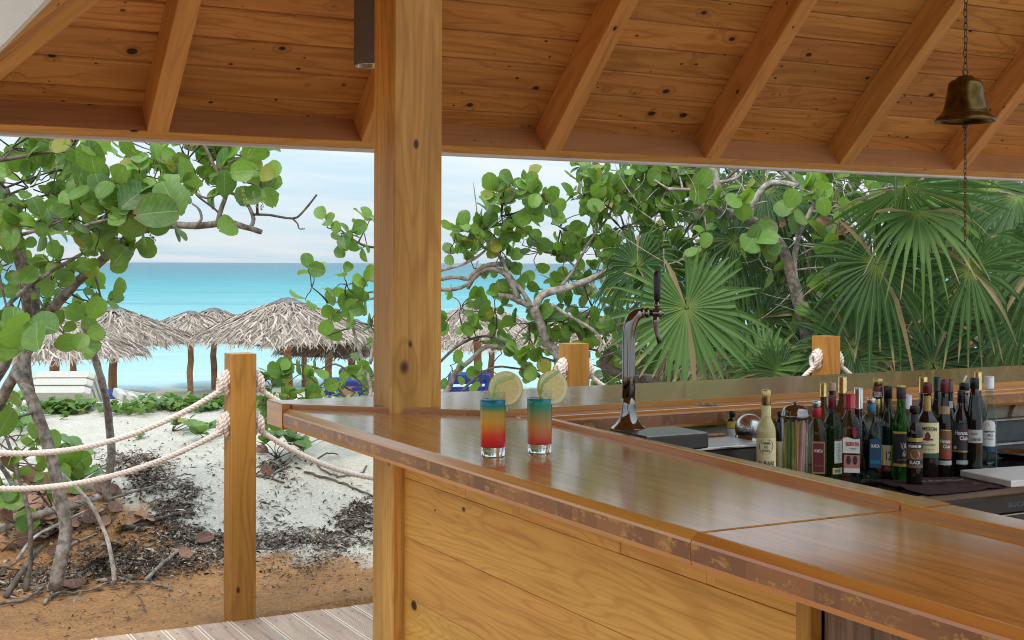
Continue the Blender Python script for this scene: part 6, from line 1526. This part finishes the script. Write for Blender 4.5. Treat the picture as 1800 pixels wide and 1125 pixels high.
    l = b.label(1610.5, 1649.5, 741, 794, CREAM, arch=0); b.text('JAMESON', 1630.5, 752, 34, 8.5, BLACK, .0018, 1.6, .02); b.disc(1631, 765, 4.5, 7.5, MAROON, .0012, l, 'crest'); b.disc(1631, 761, 3, 5.5, MAROON, .0014, l, 'crest', 8, .55); b.label(1622, 1640, 768.5, 771.5, MAROON, .001, 'crest_ribbon'); b.text('IRISH WHISKEY', 1633, 779.5, 24, 3, BLACK, .0018); b.text('TRIPLE DISTILLED', 1631, 787, 24, 2, TAN, .0018); b.label(1610.5, 1649.5, 794, 802, DGREEN, .0006, 'label_foot')
    b = Bottle('rum bottle with brown label and brown gold neck label', 1660, 4.18, [(748, 12.8), (738, 12.4), (727, 10.5), (715, 8.6), (700, 7), (690, 6.4)], G_DARK)
    b.cap(667, 689, 7.4, C_MAR, 'cap'); b.label(1651, 1669.5, 713, 727, TAN, name='neck_label', arch=3); l = b.label(1648.5, 1672, 755, 805, BROWN, arch=4); b.label(1648.5, 1672, 753.5, 756, GOLD, .001, 'label_border', arch=4); b.disc(1667, 784, 6.5, 7, RED, .001, l, 'red_disc'); b.text('Havana', 1662, 774, 17, 7, WHITE, .0018, 0, .025); b.text('Club', 1664, 783, 12, 6.5, WHITE, .0018, 0, .025); b.label(1648.5, 1672, 797, 802, RED, .001, 'label_band'); b.label(1652, 1672, 808, 816, GREYL, name='strip_label')
    b = Bottle('rum bottle with charcoal label and red disc', 1690, 4.22, [(742, 16.5), (734, 15.5), (726, 11.5), (718, 8), (706, 6.6), (690, 6.2)], G_DARK)
    b.cap(686, 710, 6.8, C_BLK, 'cap'); l = b.label(1674, 1703, 742, 793, CHAR, arch=-6); b.label(1674, 1703, 790, 793, GOLD, .001, 'label_border'); b.disc(1695, 763, 9.5, 10.5, RED, .001, l, 'red_disc'); b.text('Havana', 1690, 759, 21, 7.5, WHITE, .0018, 0, .025); b.text('Club', 1694, 768, 13, 7, WHITE, .0018, 0, .025); b.disc(1680, 785, 3, 3, CREAM, .001, l, 'seal'); b.label(1682, 1703, 807, 814, GREYL, name='strip_label')
    b = Bottle('dark bottle with clear pouring spout behind the charcoal labelled rum', 1695, 4.38, [(740, 15), (730, 12), (716, 7.6), (690, 7)], G_DARK)
    b.cap(673, 686, 8.6, C_BLK, 'pourer_collar'); b.cap(683, 702, 7, glass('pourer_plastic', (.7, .75, .8), .1, 1.3, .6), 'pourer_base'); mb = MB(); mb.smooth = True; mb.tube([D(1693, 674, 4.38), D(1695, 667, 4.38), D(1699, 660, 4.38)], [2.4 * b.k, 2.2 * b.k, 1.6 * b.k], 10); mb.build('spout', C_WHT, b.root)
    b = Bottle('tall black bottle with small grey barcode label', 1713, 4.2, [(740, 13.5), (728, 12.5), (712, 10), (696, 7.8), (680, 7.2)], G_DARK)
    b.cap(664, 683, 8, C_BLK, 'cap'); l = b.label(1702, 1726, 754, 777, GREYL, .001); b.text('IIIIIIII', 1716, 771, 15, 5, BLACK, .0018); b.text('RON', 1713, 761, 10, 4, DGREEN, .0018)
    b = Bottle('clear rum bottle with white cap and arched white label, rightmost of the row', 1739, 4.3, [(750, 13.5), (736, 13), (722, 11.2), (706, 8.6), (690, 6.8), (682, 6.6)], G_CLEAR)
    b.cap(661, 683, 8.2, C_WHT, 'cap', True); l = b.label(1728.5, 1749, 737, 783, WHITE, arch=9); b.disc(1736, 746, 3.4, 3.4, RED, .001, l, 'seal'); b.text('Legendario', 1739, 757, 19, 5.5, BLACK, .0018, 0, .02); b.text('ORO', 1740, 763.5, 10, 4.5, NAVY, .0018, 0, .02); b.text('RON BLANCO', 1739, 770, 14, 2.4, NAVY, .0018); b.label(1729.5, 1748, 783, 791, NAVY, .0006, 'label_foot')
build_bottles()

# ---------------------------------------------------------------- two layered cocktails
def build_cocktails():
    def drink(stops, z0, z1, nm):
        t = NT(nm); z = t.n('ShaderNodeSeparateXYZ', {0: t.pos()}).outputs[2]; n = t.noise(t.obj(), 55, 3); n2 = t.noise(t.obj(), 25, 2)
        k = t.math('ADD', t.rng(z, z0, z1, 0, 1, False), t.math('MULTIPLY_ADD', n2, .07, -.035)); c = t.ramp(k, stops)
        p = t.pbr(c, .12, 0, None, **{'Specular IOR Level': .4}); tl = t.n('ShaderNodeBsdfTranslucent', {0: c}); return t.out(t.n('ShaderNodeMixShader', {0: .55, 1: p, 2: tl}))
    lem = NT('lemon_flesh'); uv = lem.n('ShaderNodeUVMap').outputs[0]; s_ = lem.n('ShaderNodeSeparateXYZ', {0: uv}); rr, aa = s_.outputs[0], s_.outputs[1]
    seg = lem.math('PINGPONG', lem.math('MULTIPLY', aa, 9.0), .5); ln = lem.math('MULTIPLY', lem.rng(seg, .07, .02), lem.rng(rr, .76, .72)); nn = lem.noise(lem.vmath('MULTIPLY', uv, (7, 60, 1)), 1.5, 3)
    c = lem.mix(lem.rng(nn, .35, .7), (.80, .66, .22), (.95, .88, .50)); c = lem.mix(lem.math('MULTIPLY', ln, .85), c, (.97, .94, .78)); c = lem.mix(lem.rng(rr, .74, .79), c, (.95, .90, .70)); c = lem.mix(lem.rng(rr, .10, .05), c, (.82, .78, .6))
    lp = lem.pbr(c, .25); LEM = lem.out(lem.n('ShaderNodeMixShader', {0: .42, 1: lp, 2: lem.n('ShaderNodeBsdfTranslucent', {0: c})}))
    RIND = plain('lemon_rind', (.62, .50, .06), .4, var=.12, sc=90, bump=.3); STRAW = plain('green_straw', (.36, .62, .22), .35, var=.04)
    gl = thin_glass('tumbler_glass', (.96, .98, .97))
    for i, (u, v, st, lc, lyaw, sp, w0, w1, lb) in enumerate((
        (866.5, 801, [(0, (.80, .02, .03)), (.12, (.85, .03, .03)), (.27, (.90, .10, .04)), (.38, (.92, .32, .05)), (.55, (.86, .52, .08)), (.74, (.66, .52, .11)), (.80, (.24, .42, .16)), (.86, (.0, .36, .32)), (.93, (.0, .26, .42)), (1, (.0, .30, .55))], (889, 683), -.08, [(858, 780), (864, 730), (868, 690), (869, 678), (875, 672), (904, 661)], 23, 21.5, 'left'),
        (948.5, 795, [(0, (.82, .06, .05)), (.08, (.88, .14, .08)), (.2, (.90, .30, .13)), (.42, (.80, .46, .16)), (.62, (.50, .48, .19)), (.74, (.22, .46, .26)), (.86, (.04, .46, .34)), (.95, (.0, .42, .40)), (1, (.0, .34, .46))], (971, 681), .55, [(940, 782), (947, 720), (951, 690), (954, 674), (962, 666), (983, 652)], 22.5, 21, 'right'))):
        c = Z(u, v, 1.1005); d = fdist(c); k = d / F; zt = D(u, 688 if i == 0 else 684, d).z; b0 = 1.1008; R1, R0 = w0 * k, w1 * k
        t = thing('cocktail_glass', 'tall tumbler with %s cocktail, %s of the two on the counter' % (('blue topped red layered', 'left') if i == 0 else ('green topped orange pink layered', 'right')), 'cocktail', (c.x, c.y, b0), 'layered cocktails on the counter')
        def rz(z): return R0 + (R1 - R0) * (z - b0) / (zt - b0)
        zb = b0 + .021; zl = D(u, 702 if i == 0 else 700, d).z
        T = Matrix.Translation((c.x, c.y, 0)); mb = MB(); mb.smooth = True
        # thick foot, then a thin wall above the drink; the drink's own skin is the glass face between them
        mb.lathe([(R0 * .88, b0), (R0, b0 + .002), (rz(zb), zb - .0004), (rz(zb) * .5, zb - .0008), (.0005, zb - .0012)], 40, T); mb.build('foot', glass('foot_glass', (.93, .96, .95), .0, 1.45), t)
        mb = MB(); mb.smooth = True; mb.lathe([(rz(zl), zl + .0003), (rz(zt), zt - .001), (rz(zt) - .0008, zt), (rz(zt) - .0016, zt - .001), (rz(zl) - .0016, zl + .0003)], 40, T, False); mb.build('rim', gl, t)
        dm = drink(st, zb, zl, 'layered_drink_' + ('blue' if i == 0 else 'green')); pn = next(n for n in dm.node_tree.nodes if n.type == 'BSDF_PRINCIPLED'); pn.inputs['Coat Weight'].default_value = 1; pn.inputs['Coat Roughness'].default_value = .02
        mb = MB(); mb.smooth = True; mb.lathe([(rz(zb) * .99, zb), (rz(zb), zb + .001)] + [(rz(zb + (zl - zb) * q / 8), zb + (zl - zb) * q / 8) for q in range(1, 9)] + [(rz(zl) * .98, zl + .0002), (.0005, zl)], 40, T); mb.build('drink', dm, t)
        # bent straw, its foot inside the drink
        toc = (Vector((0, 0, H)) - c); toc.z = 0; toc.normalize()
        sm = MB(); sm.smooth = True; pts = []
        for a, b_ in zip(sp, sp[1:]):
            for q in range(4): vv = a[1] + (b_[1] - a[1]) * q / 4; pts.append(D(a[0] + (b_[0] - a[0]) * q / 4, vv, d - .012 - .03 * max(0, min(1, (705 - vv) / 40))))
        pts.append(D(*sp[-1], d - .045)); sm.tube(pts, .0034, 12); o = sm.build('drinking_straw', STRAW); tag(o, 'bent green drinking straw in the %s cocktail' % lb, 'straw')
        # lemon wheel cut onto the rim
        lc_ = D(*lc, d - .004); f_ = (Vector((0, 0, H)) - lc_).normalized(); x, y, z = axes(f_); rot = Matrix.Rotation(lyaw, 4, 'Z')
        M = Matrix.Translation(lc_) @ rot @ frame(y, z, x, (0, 0, 0)); RL = 30.5 * k; root = thing('lemon_slice', 'round lemon slice on the rim of the %s cocktail' % lb, 'lemon slice', lc_)
        mb = MB(); n = 48; rings = (.0, .25, .5, .72, .8, .93); vs = []; uv = []
        for sd in (1, -1):
            for q in rings:
                for g in range(n): a = 2 * math.pi * g / n; vs.append(M @ Vector((RL * q * math.cos(a), RL * q * math.sin(a), sd * (.0030 if q < .72 else .0034)))); uv.append((q, g / n if g else 0))
        fs = []
        for s2 in range(2):
            o0 = s2 * len(rings) * n
            for q in range(len(rings) - 1):
                for g in range(n): a_, b_ = o0 + q * n + g, o0 + q * n + (g + 1) % n; f4 = (a_, a_ + n, b_ + n, b_); fs.append(f4 if s2 == 0 else tuple(reversed(f4)))
        mb.add(vs, fs, uv); mb.build('flesh', LEM, root)
        mb = MB(); mb.smooth = True; mb.lathe([(RL * .93, -.0034), (RL * .985, -.0028), (RL, 0), (RL * .985, .0028), (RL * .93, .0034)], 48, M, False); mb.build('rind', RIND, root)
build_cocktails()

# ---------------------------------------------------------------- ceiling lamp and bell
def build_lamp_bell():
    d = 4.22; c = D(656, 116, d); k = d / F; r = 34 * k; T = Matrix.Translation((c.x, c.y, 0)); ztop = 2.077 + .91 * (4.62 - c.y)
    t = thing('ceiling_lamp', 'taupe cylinder downlight hanging beside the top of the main post', 'lamp', (c.x, c.y, c.z))
    mb = MB(); mb.smooth = True; mb.lathe([(r * .99, c.z), (r, c.z + .002), (r, ztop - .055), (r * .97, ztop - .052), (.002, ztop - .050)], 36, T, False); mb.build('cylinder', M_LAMP, t)
    mb = MB(); mb.smooth = True; mb.lathe([(r * .99, c.z), (r * .93, c.z - .001), (r * .90, c.z + .002), (r * .55, c.z + .07), (.001, c.z + .08)], 36, T, False); mb.build('reflector', M_GREYW, t)
    mb = MB(); mb.smooth = True; mb.lathe([(.012, ztop - .055), (.012, ztop + .0)], 14, T); mb.build('stem', M_LAMP, t)
    # bell
    d = 3.95; c = D(1697, 214, d); k = d / F; z0 = c.z; T = Matrix.Translation((c.x, c.y, 0)); b = thing('ship_bell', 'aged brass bell hanging on a chain over the bottles', 'bell', (c.x, c.y, z0))
    Zp = lambda v: z0 + (214 - v) * k
    outer = [(52, 214), (52.5, 212), (49, 207), (43, 201), (40.5, 199.5), (40.2, 197.5), (38.2, 196.5), (37, 190), (34, 178), (31.5, 165), (30.5, 155), (29, 147), (25, 142), (17, 139.5), (16.5, 137.5), (13, 136), (12.5, 134), (2, 133.5)]
    inner = [(3, 141), (22, 146), (27, 158), (29, 175), (33, 192), (42, 208), (48, 214.5)]
    mb = MB(); mb.smooth = True; mb.lathe([(r_ * k, Zp(v)) for r_, v in inner + outer], 48, T, False); mb.build('body', M_BRASS, b)
    mb = MB(); mb.smooth = True; mb.lathe([(.001, Zp(212)), (5 * k, Zp(216)), (6 * k, Zp(221)), (5 * k, Zp(225)), (.001, Zp(227))], 14, T); mb.tube([(c.x, c.y, Zp(150)), (c.x, c.y, Zp(214))], 1.6 * k, 8); cl = mb.build('clapper', M_CHAIN, b)
    lk = MB(); lk.smooth = True; L = .0125; pts = [(0, .0052 * math.cos(g), (.0068 * math.sin(g)) + (.0048 if math.sin(g) > 0 else -.0048)) for g in [2 * math.pi * i / 14 for i in range(15)]]; lk.tube(pts, .0017, 6, False); me = lk.mesh('chain_link', M_CHAIN)
    ztop = 2.077 + .91 * (4.62 - c.y) - .08; z = Zp(128); i = 0
    def link(z, i, sc=1): put('chain_link', me, b, Matrix.Translation((c.x + .0008 * math.sin(i * 2.1), c.y, z)) @ Matrix.Rotation(TH * -1 + (0.25 if i % 2 else 1.82), 4, 'Z') @ Matrix.Scale(sc, 4))
    hk = MB(); hk.smooth = True; hk.tube([(c.x + 6 * k * math.cos(g), c.y, Zp(127) + 6 * k * math.sin(g)) for g in [i2 * .7 - 1.5 for i2 in range(9)]], 1.5 * k, 8); hk.build('hook', M_CHAIN, b)
    z = Zp(117)
    while z < ztop: link(z, i); z += .0196; i += 1
    z = Zp(233); i = 0
    while z > Zp(432): link(z, i, .72); z -= .0141; i += 1
    mb = MB(); mb.box((c.x - .03, c.y - .03, ztop), (c.x + .03, c.y + .03, ztop + .10)); mb.build('hanger_plate', M_CHAIN, b)
build_lamp_bell()
